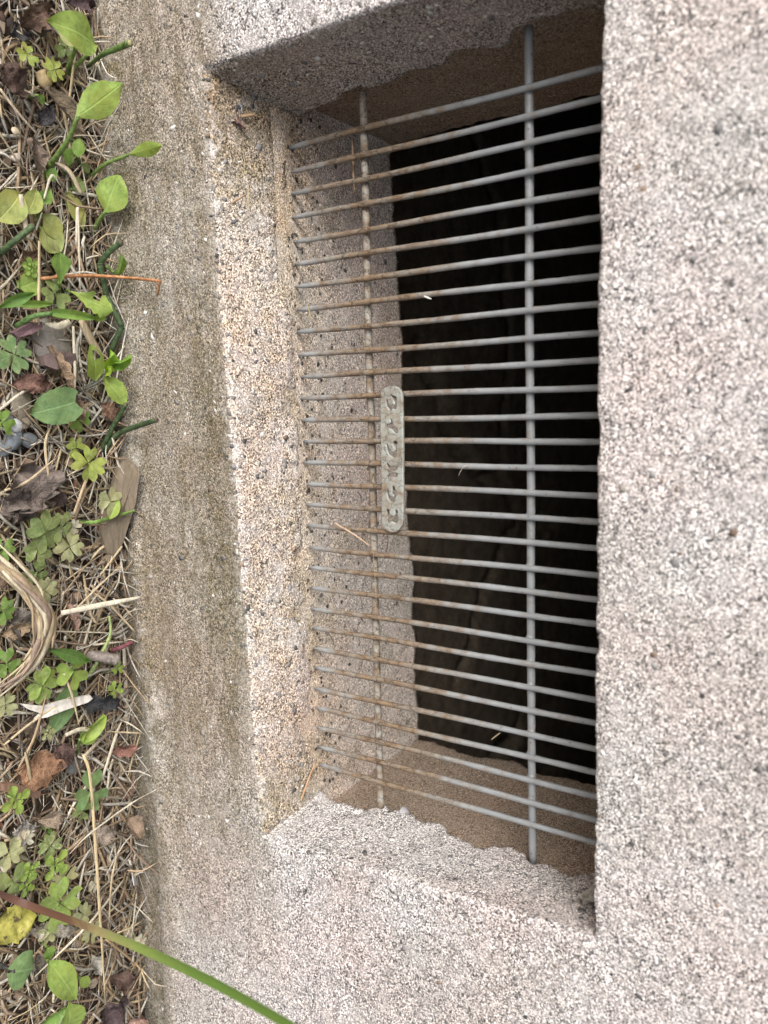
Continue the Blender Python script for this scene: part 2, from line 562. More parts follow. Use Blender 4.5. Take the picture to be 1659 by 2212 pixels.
brown = isleft * .72 + issill * sstep(-.10, -.175, X) * .75 + isright * sstep(.24, .32, Zc) * .15  # brown dirt with shade painted in: left reveal, sill beside it, right reveal's top
lime_lit = np.exp(-((zone2[:, None] + .005) / .028) ** 2) * (side == 0)[None, :] * (.55 + .5 * fbm(P, 26, 2, 38)) + issill * .45 * sstep(-.1, .4, fbm(P, 33, 3, 39))
lime_lit = lime_lit + face * (Zc > .30) * .55 * np.exp(-((X + .118 + .01 * fbm(P, 12, 2, 45)) / .016) ** 2) + face * (Zc > .30) * .3 * sstep(.0, .5, fbm(P * [1, 1, .25], 11, 3, 46))
lime_lit = lime_lit + face * .55 * np.exp(-((hg - ridge_z(X) - .002) / .009) ** 2) * sstep(-.3, .3, fbm(P * [.6, 1, 1], 40, 2, 44))  # pale tone painting in the light caught by the swollen foot
lime_lit = lime_lit + face * .25 * np.exp(-((Zc - .06) / .05) ** 2) * (fbm(P * [.5, 1, 2], 24, 3, 40) > .25)
for nme, a in (('stain_shade', stain_shade), ('algae_shade', algae_shade), ('ochre', ochre), ('brown', brown), ('lime_lit', lime_lit)):
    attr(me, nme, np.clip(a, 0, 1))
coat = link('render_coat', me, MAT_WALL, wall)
WALLP, WALLN, WALLZ, WALLS = P, None, zone2, side

# older concrete of the wall behind the grille, back face and crawl-space side
INN0 = [(-.1870, .040, .1110), (.2840, .040, .1115), (.2840, .040, .3300), (-.1875, .040, .3300)]
INN1 = [(-.1865, .174, .1135), (.2835, .190, .1140), (.2820, .178, .3300), (-.1880, .174, .3300)]
rings2, zn = [], []
for k in range(44):
    t = k / 43
    rings2.append(rect_ring(*lerp_rect(INN0, INN1, t), NB, NS)); zn.append(t)
for g in (.004, .012, .03, .08, .2):
    rings2.append(rect_ring((INN1[0][0] - g, .176, INN1[0][2] - g), (INN1[1][0] + g, .192, INN1[1][2] - g), (INN1[2][0] + g, .180, INN1[2][2] + g), (INN1[3][0] - g, .176, INN1[3][2] + g), NB, NS)); zn.append(1.1)
rings2.append(rect_ring(*rect(-3.0, 3.2, -.30, .62, .194), NB, NS)); zn.append(1.2)
Q = np.array(rings2); zn = np.array(zn)
NQ = grid_normals(Q, True)
inq = Q - np.array([.048, 0, .22])
sg = np.where((zn <= 1)[:, None], -np.sum(NQ * inq * np.array([1, 0, 1]), -1), NQ[..., 1])
NQ = NQ * np.where(sg < 0, -1, 1)[..., None]
dq = .0012 * fbm(Q, 14, 3, 51) + .0005 * fbm(Q, 80, 2, 52) + .0003 * vnoise(Q, 330, 53)
dq = np.where((zn < 1.15)[:, None], dq, 0)
Q = Q + NQ * dq[..., None]
eb = np.exp(-((zn - 1.0) / .05) ** 2)[:, None]
Q[..., 1] += eb * (.010 * fbm(Q * [1, 0, 1], 35, 4, 55) + .0015 * vnoise(Q * [1, 0, 1], 240, 56))
me = grid_mesh('inner_wall', Q, True, flip=True)
iss = (side == 0)[None, :] & (zn < 1.05)[:, None]
isl = (side == 3)[None, :] & (zn < 1.05)[:, None]
isr = (side == 1)[None, :] & (zn < 1.05)[:, None]
attr(me, 'stain_shade', np.clip(iss * (.15 + .45 * (1 - sstep(.10, .25, zn))[:, None]) + isr * .45 + isl * .5 + .0 * Q[..., 0], 0, 1))  # on the side reveals this only tones the concrete darker and greyer
attr(me, 'algae_shade', np.clip(iss * .5 * (fbm(Q, 30, 3, 57) > .15), 0, 1))
attr(me, 'ochre', np.clip(iss * (.18 + .85 * (1 - sstep(.14, .50, zn))[:, None] * (.65 + .5 * fbm(Q, 18, 3, 59))), 0, 1))
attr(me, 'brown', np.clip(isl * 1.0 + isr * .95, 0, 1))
attr(me, 'lime_lit', np.clip(iss * .2 * (fbm(Q, 40, 2, 58) > .2), 0, 1))
link('inner_wall', me, MAT_CORE, wall)

# stones of the concrete showing at its surface
def icos():
    bm = bmesh.new(); bmesh.ops.create_icosphere(bm, subdivisions=1, radius=1.0)
    V = np.array([v.co[:] for v in bm.verts]); F = [[v.index for v in f.verts] for f in bm.faces]
    bm.free(); return V, F
ICV, ICF = icos()
GN = grid_normals(P, True)
cand_r, cand_c = [], []
sel = rng.random(200000)
rr = rng.integers(2, len(P) - 8, 30000); cc = rng.integers(0, P.shape[1], 30000)
Vs, Fs, Cs = [], [], []
cnt = 0
for r_, c_ in zip(rr, cc):
    p = P[r_, c_]
    if not (-.28 < p[0] < .45 and p[2] > -.02 and p[2] < .42): continue
    is_s = (side[c_] == 0 and zone2[r_] >= 0)
    if not is_s and rng.random() > .16: continue
    if is_s and rng.random() > .26: continue
    nrm = GN[r_, c_]
    if zone2[r_] < 0 and nrm[1] > 0: nrm = -nrm
    if zone2[r_] >= 0 and np.dot(nrm * [1, 0, 1], p - np.array([.04, 0, .22])) > 0: nrm = -nrm
    s = (rng.gamma(2.2, .00040) + .0006) if is_s else (rng.gamma(2.2, .00034) + .0006)
    s = min(s, .0030)
    a = np.cross(nrm, rng.normal(size=3)); a /= np.linalg.norm(a); b = np.cross(nrm, a)
    el = rng.uniform(.42, .95)
    J = 1 + rng.uniform(-.34, .30, len(ICV))
    V = (ICV * J[:, None])
    W_ = p + (V[:, :1] * a * s + V[:, 1:2] * b * s * el + V[:, 2:] * nrm * s * .26) - nrm * s * .10
    base = cnt * len(ICV)
    Vs.append(W_); Fs += [[base + i for i in f] for f in ICF]
    k = rng.random()
    if k < .58: c = np.array([.16, .155, .155]) * rng.uniform(.4, 1.7)
    elif k < .80: c = np.array([.30, .27, .24]) * rng.uniform(.7, 1.2)
    elif k < .93: c = np.array([.62, .60, .57]) * rng.uniform(.8, 1.15)
    else: c = np.array([.27, .20, .15]) * rng.uniform(.6, 1.1)
    Cs.append(np.tile(c, (len(ICV), 1)))
    cnt += 1
    if cnt >= 2600: break
for _ in range(260):           # and on the sill behind the bars
    r_ = rng.integers(5, 42); c_ = rng.integers(4, NB - 4)
    p = Q[r_, c_]; s = rng.gamma(2.2, .00040) + .0005; s = min(s, .0026)
    V = ICV * (1 + rng.uniform(-.34, .30, len(ICV)))[:, None]; a = rng.uniform(0, 6.28); el = rng.uniform(.45, .95)
    W_ = np.stack([V[:, 0] * math.cos(a) - V[:, 1] * el * math.sin(a), V[:, 0] * math.sin(a) + V[:, 1] * el * math.cos(a), V[:, 2] * .26 - .08], -1) * s + p
    base = cnt * len(ICV); Vs.append(W_); Fs += [[base + i for i in f] for f in ICF]; cnt += 1
    Cs.append(np.tile((np.array([.13, .125, .125]) if rng.random() < .7 else np.array([.42, .38, .35])) * rng.uniform(.5, 1.5), (len(ICV), 1)))
me = mesh_of('exposed_aggregate', np.concatenate(Vs), Fs)
cattr(me, 'tint', np.concatenate(Cs))
MAT_TINT_STONE = tinted('stone_surface', .8, 900, .0003)
tag(link('exposed_aggregate', me, MAT_TINT_STONE, wall), None, kind='stuff')

# ------------------------------------------------------------------ crawl space behind the wall
def axis(fine0, fine1, step, outer):
    a = list(np.arange(fine0, fine1 + step / 2, step))
    lo = [o for o in outer if o < fine0]; hi = [o for o in outer if o > a[-1]]
    return np.array(lo + a + hi)
def soil_mat(name, col, scale=1.0, rough=.95):
    t = NT(name); p = t.pos()
    n1 = t.noise(p, 60 * scale, 6, .7); n2 = t.noise(p, 320 * scale, 4, .7)
    c = t.mix(t.ramp(n1, [(.3, 0), (.7, 1)]), tuple(v * .55 for v in col), tuple(v * 1.35 for v in col))
    c = t.mix(t.ramp(n2, [(.5, 0), (.75, .6)]), c, tuple(v * 1.9 for v in col))
    t.set(t.bsdf.inputs['Base Color'], c); t.bsdf.inputs['Roughness'].default_value = rough
    t.bsdf.inputs['Specular IOR Level'].default_value = .15
    t.set(t.bsdf.inputs['Normal'], t.bump(t.math('ADD', n1, t.math('MULTIPLY', n2, .5)), .9, .004 / scale))
    return t.mat
MAT_SOIL = soil_mat('garden_soil', (.075, .055, .040))
MAT_CRAWL = soil_mat('dry_crawl_soil', (.19, .155, .115))
xs = axis(-.8, 1.1, .008, [-2.4, -1.6, -1.1, 1.4, 1.9, 2.4]); ys = axis(.17, 1.3, .008, [1.5, 1.8, 2.3])
GX, GY = np.meshgrid(xs, ys)
PC = np.stack([GX, GY, np.full_like(GX, .022)], -1)
PC[..., 2] += .006 * fbm(PC, 9, 4, 61) + .003 * fbm(PC, 60, 3, 62)
def crackline(P, pts, wd, dep):
    d = np.full(P.shape[:2], 9.)
    for a, b in zip(pts[:-1], pts[1:]):
        a, b = np.array(a), np.array(b); ab = b - a
        q = P[..., :2] + .012 * np.stack([vnoise(P, 45, 63), vnoise(P, 45, 64)], -1)
        s = np.clip(((q - a) @ ab) / (ab @ ab), 0, 1)
        d = np.minimum(d, np.linalg.norm(q - a - s[..., None] * ab, axis=-1))
    return dep * np.exp(-(d / wd) ** 2)
for pts, wd, dep in [([(-.05, .37), (.02, .42), (.08, .48)], .009, .05), ([(.16, .62), (.22, .53), (.33, .44)], .005, .03),
                     ([(.08, .48), (.1, .56), (.16, .62), (.2, .75)], .006, .03), ([(.44, .40), (.47, .5), (.45, .62)], .008, .04),
                     ([(-.3, .5), (-.2, .58), (-.05, .6), (.08, .56)], .006, .02)]:
    PC[..., 2] -= crackline(PC, pts, wd, dep)
tag(link('crawl_space_floor', grid_mesh('crawl_space_floor', PC), MAT_CRAWL), None, kind='structure')
def box(name, x0, x1, y0, y1, z0, z1, mat, kind='structure'):
    V = [(x, y, z) for x in (x0, x1) for y in (y0, y1) for z in (z0, z1)]
    F = [(0, 1, 3, 2), (4, 6, 7, 5), (0, 4, 5, 1), (2, 3, 7, 6), (0, 2, 6, 4), (1, 5, 7, 3)]
    o = link(name, mesh_of(name, V, F), mat, smooth=False)
    if kind: tag(o, None, kind=kind)
    return o
MAT_DARKWOOD = simple('old_joist_timber', (.16, .11, .07), .85, .3, 30, .002)
MAT_PLASTER = simple('house_plaster', (.52, .48, .43), .9, .12, 60, .002)
box('crawl_space_ceiling', -3.0, 3.2, .18, 2.35, .60, .64, MAT_DARKWOOD)
box('crawl_space_wall', -2.45, -2.40, .18, 2.35, -.2, .60, MAT_DARKWOOD)
box('crawl_space_wall', 2.40, 2.45, .18, 2.35, -.2, .60, MAT_DARKWOOD)
box('crawl_space_wall', -2.40, 2.40, 2.30, 2.35, -.2, .60, MAT_DARKWOOD)
box('house_wall', -3.0, 3.2, .012, .17, .623, 3.0, MAT_PLASTER)

# ------------------------------------------------------------------ ground
xs = axis(-.55, .75, .0030, [-150, -40, -12, -4, -1.6, -.9, 1.1, 1.8, 4, 12, 40, 150])
ys = axis(-.40, .012, .0030, [-150, -40, -12, -4, -1.6, -.8])
GX, GY = np.meshgrid(xs, ys)
PG = np.stack([GX, GY, ground_z(GX) - .006], -1)
PG[..., 2] += .005 * fbm(PG, 22, 4, 71) + .0022 * fbm(PG, 110, 3, 72) + .0012 * vnoise(PG, 300, 73)
tag(link('ground', grid_mesh('ground', PG), MAT_SOIL), None, kind='structure')
def soil_top(x, y):
    p = np.array([x, y, ground_z(x) - .006])
    return p[2] + .005 * fbm(p, 22, 4, 71) + .0022 * fbm(p, 110, 3, 72)

# ------------------------------------------------------------------ the vent grille
MAT_BAR = paint_metal('grey_painted_bar', (.28, .30, .32), .065)
MAT_ROD = paint_metal('cream_painted_rod', (.42, .425, .40), -.04, .35, .8, .45)
MAT_PLATE = paint_metal('painted_name_plate', (.37, .395, .375), -.07, 0.0, .7, .4, .24)
grille = empty('vent_grille', (.05, .056, .115))
tag(grille, 'rusty grey painted metal vent grille with thirty upright bars in the opening', 'grille')
GX0, PITCH = -.1572, .014035
def put(o):
    o.parent = grille
    o.matrix_parent_inverse = Matrix.Translation(grille.location).inverted()
    return o
for k in range(30):
    x = GX0 + PITCH * k + rng.normal() * .0003
    zb = .1138 + .0018 * k / 29 + rng.normal() * .0007 - .003
    n = 34
    zz = np.linspace(zb, .334, n)
    wv = .0003 * np.sin(zz * 37 + rng.uniform(0, 6)) + rng.normal() * .0010 * (zz - .16)
    path = np.stack([x + wv, .056 + .0003 * np.sin(zz * 29 + k), zz], -1)
    rad = np.full(n, .00176) + .00006 * rng.normal(size=n)
    rad[0] *= .40; rad[1] *= .92
    V, F = tube_arrays(path, rad, 10)
    o = put(link('bar', mesh_of('bar', V, F), MAT_BAR))
for (z, mat, ex0, ex1) in ((.1630, MAT_ROD, -.1790, .2720), (.2688, MAT_BAR, -.1900, .2780)):
    n = 60
    xx = np.linspace(ex0, ex1, n)
    path = np.stack([xx, .0600 + .0002 * np.sin(xx * 50), z - .0022 * (xx - .05) / .22 * (1 if mat is MAT_ROD else 0) + .0002 * np.sin(xx * 31)], -1)
    rad = np.full(n, .00236) + .00005 * rng.normal(size=n)
    V, F = tube_arrays(path, rad, 12)
    put(link('cross_rod', mesh_of('cross_rod', V, F), mat))
# blobs of paint and rust where bars meet rods
BM_ = ICV * np.array([.0030, .0016, .0030])
weld_me = [mesh_of('weld', BM_ * (1 + rng.uniform(-.18, .18, len(BM_)))[:, None], ICF) for _ in range(5)]
for k in range(30):
    for z, mt in ((.1630 - .0022 * (GX0 + PITCH * k - .05) / .22, MAT_BAR), (.2688, MAT_BAR)):
        o = link('weld', weld_me[(k * 3 + int(z * 100)) % 5], mt)
        o.location = (GX0 + PITCH * k, .0585, z)
        put(o)
# name plate with cut-out characters
HOLES = [
[(-0.00281,0.18408),(-0.00225,0.18599),(-0.00158,0.18802),(0.00035,0.18832),(0.00378,0.18784),(0.00540,0.18762),(0.00567,0.18597),(0.00538,0.18476),(0.00666,0.18418),(0.00571,0.18281),(0.00404,0.18115),(0.00158,0.18058),(-0.00046,0.18087),(-0.00003,0.18167),(0.00222,0.18200),(0.00338,0.18362),(0.00239,0.18462),(0.00316,0.18569),(0.00273,0.18643),(0.00110,0.18612),(-0.00015,0.18495),(-0.00138,0.18427)],
[(0.01104,0.18359),(0.01187,0.18430),(0.01351,0.18473),(0.01516,0.18589),(0.01609,0.18731),(0.01783,0.18798),(0.02029,0.18760),(0.01988,0.18621),(0.01864,0.18455),(0.01740,0.18313),(0.01718,0.18093),(0.01593,0.18007),(0.01449,0.18034),(0.01421,0.18263),(0.01288,0.18316),(0.01165,0.18296)],
[(0.02471,0.18483),(0.02501,0.18745),(0.02707,0.18755),(0.03140,0.18709),(0.03409,0.18671),(0.03433,0.18377),(0.03291,0.18160),(0.03084,0.18045),(0.02856,0.17991),(0.02607,0.17983),(0.02648,0.18072),(0.02917,0.18174),(0.03061,0.18316),(0.03079,0.18535),(0.02955,0.18637),(0.02852,0.18592),(0.02749,0.18473),(0.02564,0.18443)],
[(0.03761,0.17986),(0.03955,0.18188),(0.04017,0.18392),(0.04033,0.18688),(0.04213,0.18669),(0.04219,0.18204),(0.04112,0.18052),(0.03938,0.17962)],
[(0.04440,0.18145),(0.04392,0.18302),(0.04394,0.18689),(0.04502,0.18729),(0.04624,0.18681),(0.04647,0.18241),(0.04727,0.18135),(0.04797,0.18002),(0.04688,0.17961),(0.04553,0.18036)],
[(0.05160,0.18405),(0.05289,0.18504),(0.05442,0.18551),(0.05526,0.18677),(0.05679,0.18698),(0.05839,0.18563),(0.05951,0.18521),(0.06163,0.18501),(0.06172,0.18293),(0.06061,0.18035),(0.05798,0.17940),(0.05577,0.17903),(0.05352,0.17969),(0.05417,0.18027),(0.05660,0.18055),(0.05832,0.18200),(0.05846,0.18382),(0.05757,0.18411),(0.05630,0.18259),(0.05518,0.18289),(0.05342,0.18269)],
[(0.06604,0.17885),(0.06621,0.17989),(0.06818,0.18061),(0.07012,0.18211),(0.07002,0.18394),(0.06932,0.18449),(0.06664,0.18458),(0.06615,0.18563),(0.06678,0.18639),(0.07100,0.18638),(0.07459,0.18587),(0.07412,0.18250),(0.07373,0.18147),(0.07518,0.17984),(0.07321,0.17886),(0.07206,0.17942),(0.06963,0.17872)]
]
OUTER = [
(0.01508,0.17619),(0.00888,0.17642),(0.00066,0.17673),(-0.00343,0.17701),(-0.00563,0.17832),(-0.00729,0.18058),(-0.00797,0.18425),(-0.00744,0.18785),(-0.00574,0.19043),(-0.00380,0.19156),(-0.00239,0.19176),(0.00305,0.19170),(0.01115,0.19168),(0.02132,0.19148),(0.02951,0.19133),(0.03894,0.19101),(0.04876,0.19070),(0.05974,0.19035),(0.07080,0.18999),(0.07414,0.18976),(0.07667,0.18839),(0.07928,0.18597),(0.08040,0.18254),(0.07974,0.17889),(0.07764,0.17632),(0.07546,0.17507),(0.07164,0.17481),(0.06039,0.17510),(0.04921,0.17546),(0.03812,0.17579)
]
cu = bpy.data.curves.new('name_plate', 'CURVE')
cu.dimensions = '2D'; cu.fill_mode = 'BOTH'
cu.extrude = .0005; cu.bevel_depth = .0007; cu.bevel_resolution = 3; cu.offset = -.00045
def spline(pts, shrink=0.0):
    sp = cu.splines.new('BEZIER'); sp.bezier_points.add(len(pts) - 1)
    for b, (x, z) in zip(sp.bezier_points, pts):
        b.co = (x, z, 0); b.handle_left_type = b.handle_right_type = 'AUTO'
    sp.use_cyclic_u = True; sp.resolution_u = 4
spline(OUTER)
for h in HOLES: spline(h)
co = bpy.data.objects.new('plate_curve', cu)
COL.objects.link(co)
dg = bpy.context.evaluated_depsgraph_get()
pm = bpy.data.meshes.new_from_object(co.evaluated_get(dg))
bpy.data.objects.remove(co)
pm.name = 'name_plate'
pm.transform(Matrix.Translation((0, .0522, 0)) @ Matrix.Rotation(R(90), 4, 'X'))
pm.materials.clear()
plate = link('name_plate', pm, MAT_PLATE, smooth=True)
put(plate)
tag(plate, 'oblong name plate with six cut-out characters')
# ------------------------------------------------------------------ plant and litter builders
PROF = {
    'ovate': [0, .62, .92, 1, .92, .74, .45, .03], 'obovate': [.04, .20, .42, .68, .92, 1, .80, .04],
    'lance': [.04, .48, .80, 1, .95, .74, .42, .02], 'round': [.10, .62, .90, 1, 1, .88, .60, .06],
    'clover': [.02, .30, .58, .82, .97, 1, .90, .62], 'heart': [.55, .90, 1, 1, .93, .78, .52, .05],
    'spat': [.10, .16, .34, .70, .96, 1, .78, .05], 'blade': [.8, .95, 1, 1, .95, .8, .5, .02]}

def leaf_mesh(name, base, tip, width, prof, cup=.10, arch=.08, roll=0.0, notch=0.0, wavy=.02, serr=0.0, up=(0, 0, 1), nv=11, nu=7, lobe=0.0, hole=None, rag=0.0):
    base, tip = np.array(base, float), np.array(tip, float)
    ax = tip - base; L = np.linalg.norm(ax); a = ax / L
    n = np.array(up, float); n = n - a * (n @ a)
    if np.linalg.norm(n) < 1e-4: n = np.array([0, -1.0, 0]) - a * (-a[1])
    n /= np.linalg.norm(n); s = np.cross(a, n)
    c, d = math.cos(roll), math.sin(roll)
    n, s = n * c + s * d, s * c - n * d
    pr = PROF[prof]
    V, UV = [], []
    ph = random.uniform(0, 6)
    for i in range(nv):
        v = i / (nv - 1)
        w = np.interp(v, np.linspace(0, 1, len(pr)), pr) * width / 2
        rl, rr_ = 1 + random.gauss(0, rag), 1 + random.gauss(0, rag)
        for j in range(nu):
            u = j / (nu - 1) * 2 - 1
            vv = v * (1 - notch * (1 - abs(u)) ** 1.3 * v ** 3) - lobe * (abs(u) ** 1.5) * (1 - v) ** 3
            ww = w * u * (1 + ((rl if u < 0 else rr_) - 1) * abs(u))
            if serr and abs(u) > .99: ww *= 1 + serr * (1 if i % 2 else -1)
            h = cup * width * (abs(u) ** 1.5) + arch * L * math.sin(math.pi * v) + wavy * width * math.sin(v * 9 + ph + 2 * u) * (.3 + abs(u))
            if rag: h += width * .07 * random.gauss(0, 1) * (.3 + abs(u))
            V.append(base + a * L * vv + s * ww + n * h)
            UV.append(((u + 1) / 2, v))
    F = []
    for i in range(nv - 1):
        for j in range(nu - 1):
            if hole and hole(i, j): continue
            F.append((i * nu + j, i * nu + j + 1, (i + 1) * nu + j + 1, (i + 1) * nu + j))
    me = mesh_of(name, V, F)
    uvl = me.uv_layers.new(name='UVMap')
    for lp in me.loops:
        uvl.data[lp.index].uv = UV[lp.vertex_index]
    return me

def leaf(name, base, tip, width, prof, mat, parent=None, **kw):
    return link(name, leaf_mesh(name, base, tip, width, prof, **kw), mat, parent)

def rootat(name, p, label, cat, group=None):
    e = empty(name, p)
    tag(e, label, cat, group)
    return e
def under(root, o):
    o.parent = root
    o.matrix_parent_inverse = Matrix.Translation(root.location).inverted()
    return o

GREEN = {'bright': (.29, .42, .10), 'mid': (.19, .33, .075), 'dull': (.22, .30, .11), 'yellow': (.36, .44, .11), 'grey': (.17, .29, .12), 'pale': (.42, .45, .24), 'dark': (.12, .24, .06), 'white': (.62, .62, .50)}

# ---- clovers: one stalk and heart-shaped leaflets each
def clover(c, r, nleaf, tone, speck, label, rot=None, tilt=(0, 0)):
    c = np.array(c)
    foot = np.array([c[0] + random.uniform(-.006, .006), min(c[1] + random.uniform(-.004, .006), -.002), 0])
    foot[2] = soil_top(foot[0], foot[1]) - .001
    root = rootat('clover', tuple(foot), label, 'clover', 'clovers among the dry grass')
    rot = random.uniform(0, 6.28) if rot is None else rot
    mt = leafmat(GREEN[tone], speck, .12)
    tl = np.array([random.uniform(-.18, .18) + tilt[0], random.uniform(-.18, .18) + tilt[1]])
    for k in range(nleaf):
        a = rot + 2 * math.pi * k / nleaf + random.uniform(-.12, .12)
        d = np.array([math.cos(a), math.sin(a), 0]); d[2] = d[0] * tl[0] + d[1] * tl[1] + random.uniform(-.16, .10)
        rr = r * random.uniform(.88, 1.08)
        wd = rr * (1.16 if nleaf == 3 else .98)
        under(root, leaf('leaflet', c + d * r * .04, c + d * rr, wd, 'clover', mt, notch=.26, cup=random.uniform(-.06, .12), arch=random.uniform(-.02, .07), nv=9, nu=7, wavy=.015))
    midp = (c + foot) / 2 + np.array([random.uniform(-.003, .003), random.uniform(-.003, .003), 0])
    under(root, tube('stalk', [foot, midp, c], [.0006, .0005, .0004], stemmat((.20, .24, .10)), n=8, sides=5))
    return root

CL = [
 ((-0.1981,-0.0576,0.0183), .0062, 3, 'yellow', .2, 'small yellowish clover under the big oval leaf at the top corner'),
 ((-0.2095,-0.0317,0.0188), .0070, 4, 'dull', .2, 'small dull clover just below the big oval leaf by the wall'),
 ((-0.1954,-0.0399,0.0172), .0072, 4, 'yellow', .3, 'four-lobed yellow-green clover beside the pale tan pebble'),
 ((-0.0682,-0.0522,0.0168), .0095, 3, 'dull', .1, 'three-leaved clover touching the base of the upright obovate leaf'),
 ((-0.0323,-0.0796,0.0133), .0115, 4, 'grey', .4, 'grey-green clover lying beside the flat grey stone'),
 ((0.0059,-0.0372,0.0097), .0080, 3, 'mid', .1, 'small clover tucked under the heart-shaped violet leaf'),
 ((0.0059,-0.0886,0.0097), .0085, 3, 'mid', .1, 'clover cut by the frame next to the cluster of pebbles'),
 ((0.0235,-0.0414,0.0090), .0072, 3, 'yellow', .2, 'small yellowish clover above the larger one by the wood chip'),
 ((0.0335,-0.0353,0.0125), .0115, 4, 'yellow', .25, 'large yellow-green clover between the cut stems and the wood chip'),
 ((0.0597,-0.0211,0.0114), .0100, 3, 'pale', .9, 'pale speckled clover over the corner of the wood chip'),
 ((0.0729,-0.0702,0.0119), .0135, 4, 'dull', .3, 'big dull green clover below the large grey dead leaf'),
 ((0.0720,-0.0554,0.0089), .0095, 3, 'dull', .5, 'speckled clover overlapping the big dull one by the dead leaf'),
 ((0.0826,-0.0742,0.0095), .0095, 3, 'dull', .5, 'round-lobed clover hanging just under the big dull clover'),
 ((0.0851,-0.0507,0.0074), .0105, 4, 'pale', .8, 'pale speckled clover right of the round-lobed clover chain'),
 ((0.0737,-0.0452,0.0059), .0060, 4, 'white', .5, 'tiny whitish clover at the end of the thin green stem'),
 ((0.0970,-0.0733,0.0059), .0085, 3, 'dull', .5, 'clover in the chain just above the twisted straw bundle'),
 ((0.1092,-0.0689,0.0054), .0090, 4, 'pale', .7, 'pale clover touching the outer bend of the straw bundle'),
 ((0.1152,-0.0967,0.0051), .0085, 4, 'mid', .3, 'clover cut by the frame inside the bend of the straw bundle'),
 ((0.0787,-0.0938,0.0066), .0075, 3, 'mid', .4, 'clover cut by the frame above the twisted straw bundle'),
 ((0.1633,-0.0571,0.0091), .0120, 3, 'bright', .1, 'clean bright three-leaved clover above the dark glossy leaf'),
 ((0.1661,-0.0786,0.0080), .0122, 4, 'bright', .5, 'speckled bright clover beside the white wood sliver'),
 ((0.1883,-0.0239,0.0040), .0068, 3, 'bright', .1, 'tiny bright clover beside the black dead leaf'),
 ((0.1475,-0.0967,0.0038), .0085, 3, 'mid', .5, 'clover at the frame edge below the straw bundle'),
 ((0.1748,-0.0188,0.0026), .0050, 3, 'bright', .0, 'tiny bright clover beside the cut round stalk end'),
 ((0.1721,-0.0994,0.0017), .0075, 4, 'pale', .9, 'bleached clover at the frame edge left of the wood sliver'),
 ((0.2479,-0.0514,0.0075), .0135, 3, 'grey', .1, 'large grey-green three-leaved clover lying over the long straw'),
 ((0.2642,-0.0512,-0.0031), .0080, 3, 'dull', .2, 'dim clover half hidden beneath the large grey-green clover'),
 ((0.2642,-0.1055,-0.0001), .0100, 4, 'pale', .8, 'speckled clover beside the four-leaved seedlings at the frame edge'),
 ((0.2735,-0.0787,0.0005), .0085, 4, 'dull', .8, 'speckled clover right above the bright four-leaved seedling'),
 ((0.2624,-0.0944,-0.0021), .0070, 4, 'white', .6, 'bleached whitish clover next to the speckled one'),
 ((0.3026,-0.0679,-0.0038), .0085, 4, 'pale', .9, 'washed-out clover just above the biggest bright clover'),
 ((0.3095,-0.0805,0.0070), .0165, 4, 'bright', .4, 'biggest bright green clover beside the base of the long blade'),
 ((0.2851,-0.1035,-0.0020), .0110, 3, 'dull', .4, 'dull clover half under the red-brown blade base'),
 ((0.3323,-0.0819,-0.0040), .0078, 4, 'pale', .8, 'pale clover just under the long green blade'),
 ((0.3352,-0.0574,-0.0031), .0080, 4, 'pale', .7, 'pale clover where the blade turns from brown to green'),
 ((0.3527,-0.0516,-0.0049), .0085, 4, 'pale', .7, 'pale clover under the green blade by the long straw'),
 ((0.3212,-0.0451,-0.0055), .0058, 3, 'white', .4, 'small bleached clover beside the long upright straw'),
 ((0.3876,-0.0114,-0.0083), .0058, 3, 'white', .1, 'white three-leaved clover against the foot of the wall'),
]
for c_ in CL: clover(*c_)

# ---- four-leaved seedlings
def seedling(c, r, label, rot=.6, n=4, tone='bright'):
    c = np.array(c); foot = np.array([c[0], c[1] + .002, soil_top(c[0], c[1] + .002)])
    root = rootat('seedling', tuple(foot), label, 'seedling', 'four-leaved green seedlings')
    mt = leafmat(GREEN[tone], 0, .2, rough=.4)
    for lay, (k0, s) in enumerate(((0, 1.0), (math.pi / n, .5))):
        for k in range(n):
            a = rot + k0 + 2 * math.pi * k / n
            d = np.array([math.cos(a), math.sin(a), .12 + .35 * lay])
            under(root, leaf('leaf', c + d * r * .05 + np.array([0, 0, .0015 * lay]), c + d * r * s, r * s * .62, 'obovate', mt, cup=.12, arch=.10, nv=8, nu=5))
    under(root, tube('stalk', [foot, c], [.0007, .0005], stemmat((.22, .32, .10)), n=5, sides=5))
seedling((0.2307,-0.1012,0.0043), .0100, 'bright seedling at the frame edge above the reddish bark strip', .2)
seedling((0.2858,-0.0780,0.0019), .0105, 'bright seedling left of the long straw above the biggest clover', .7)
seedling((0.2820,-0.0941,0.0001), .0075, 'small seedling between the speckled clovers', .4)
seedling((0.2927,-0.0958,-0.0023), .0062, 'smallest seedling just above the red-brown blade base', 1.0)
seedling((-0.0819,-0.0644,0.0134), .0062, 'tiny rosette seedling beside the upright obovate leaf', .3, 6)
seedling((0.2001,-0.0732,-0.0004), .0055, 'pale tiny seedling below the dark glossy leaf', .3, 5, 'pale')
seedling((0.2626,-0.0741,-0.0051), .0060, 'fine dark seedling under the straw beside the large clover', .9, 5, 'dark')

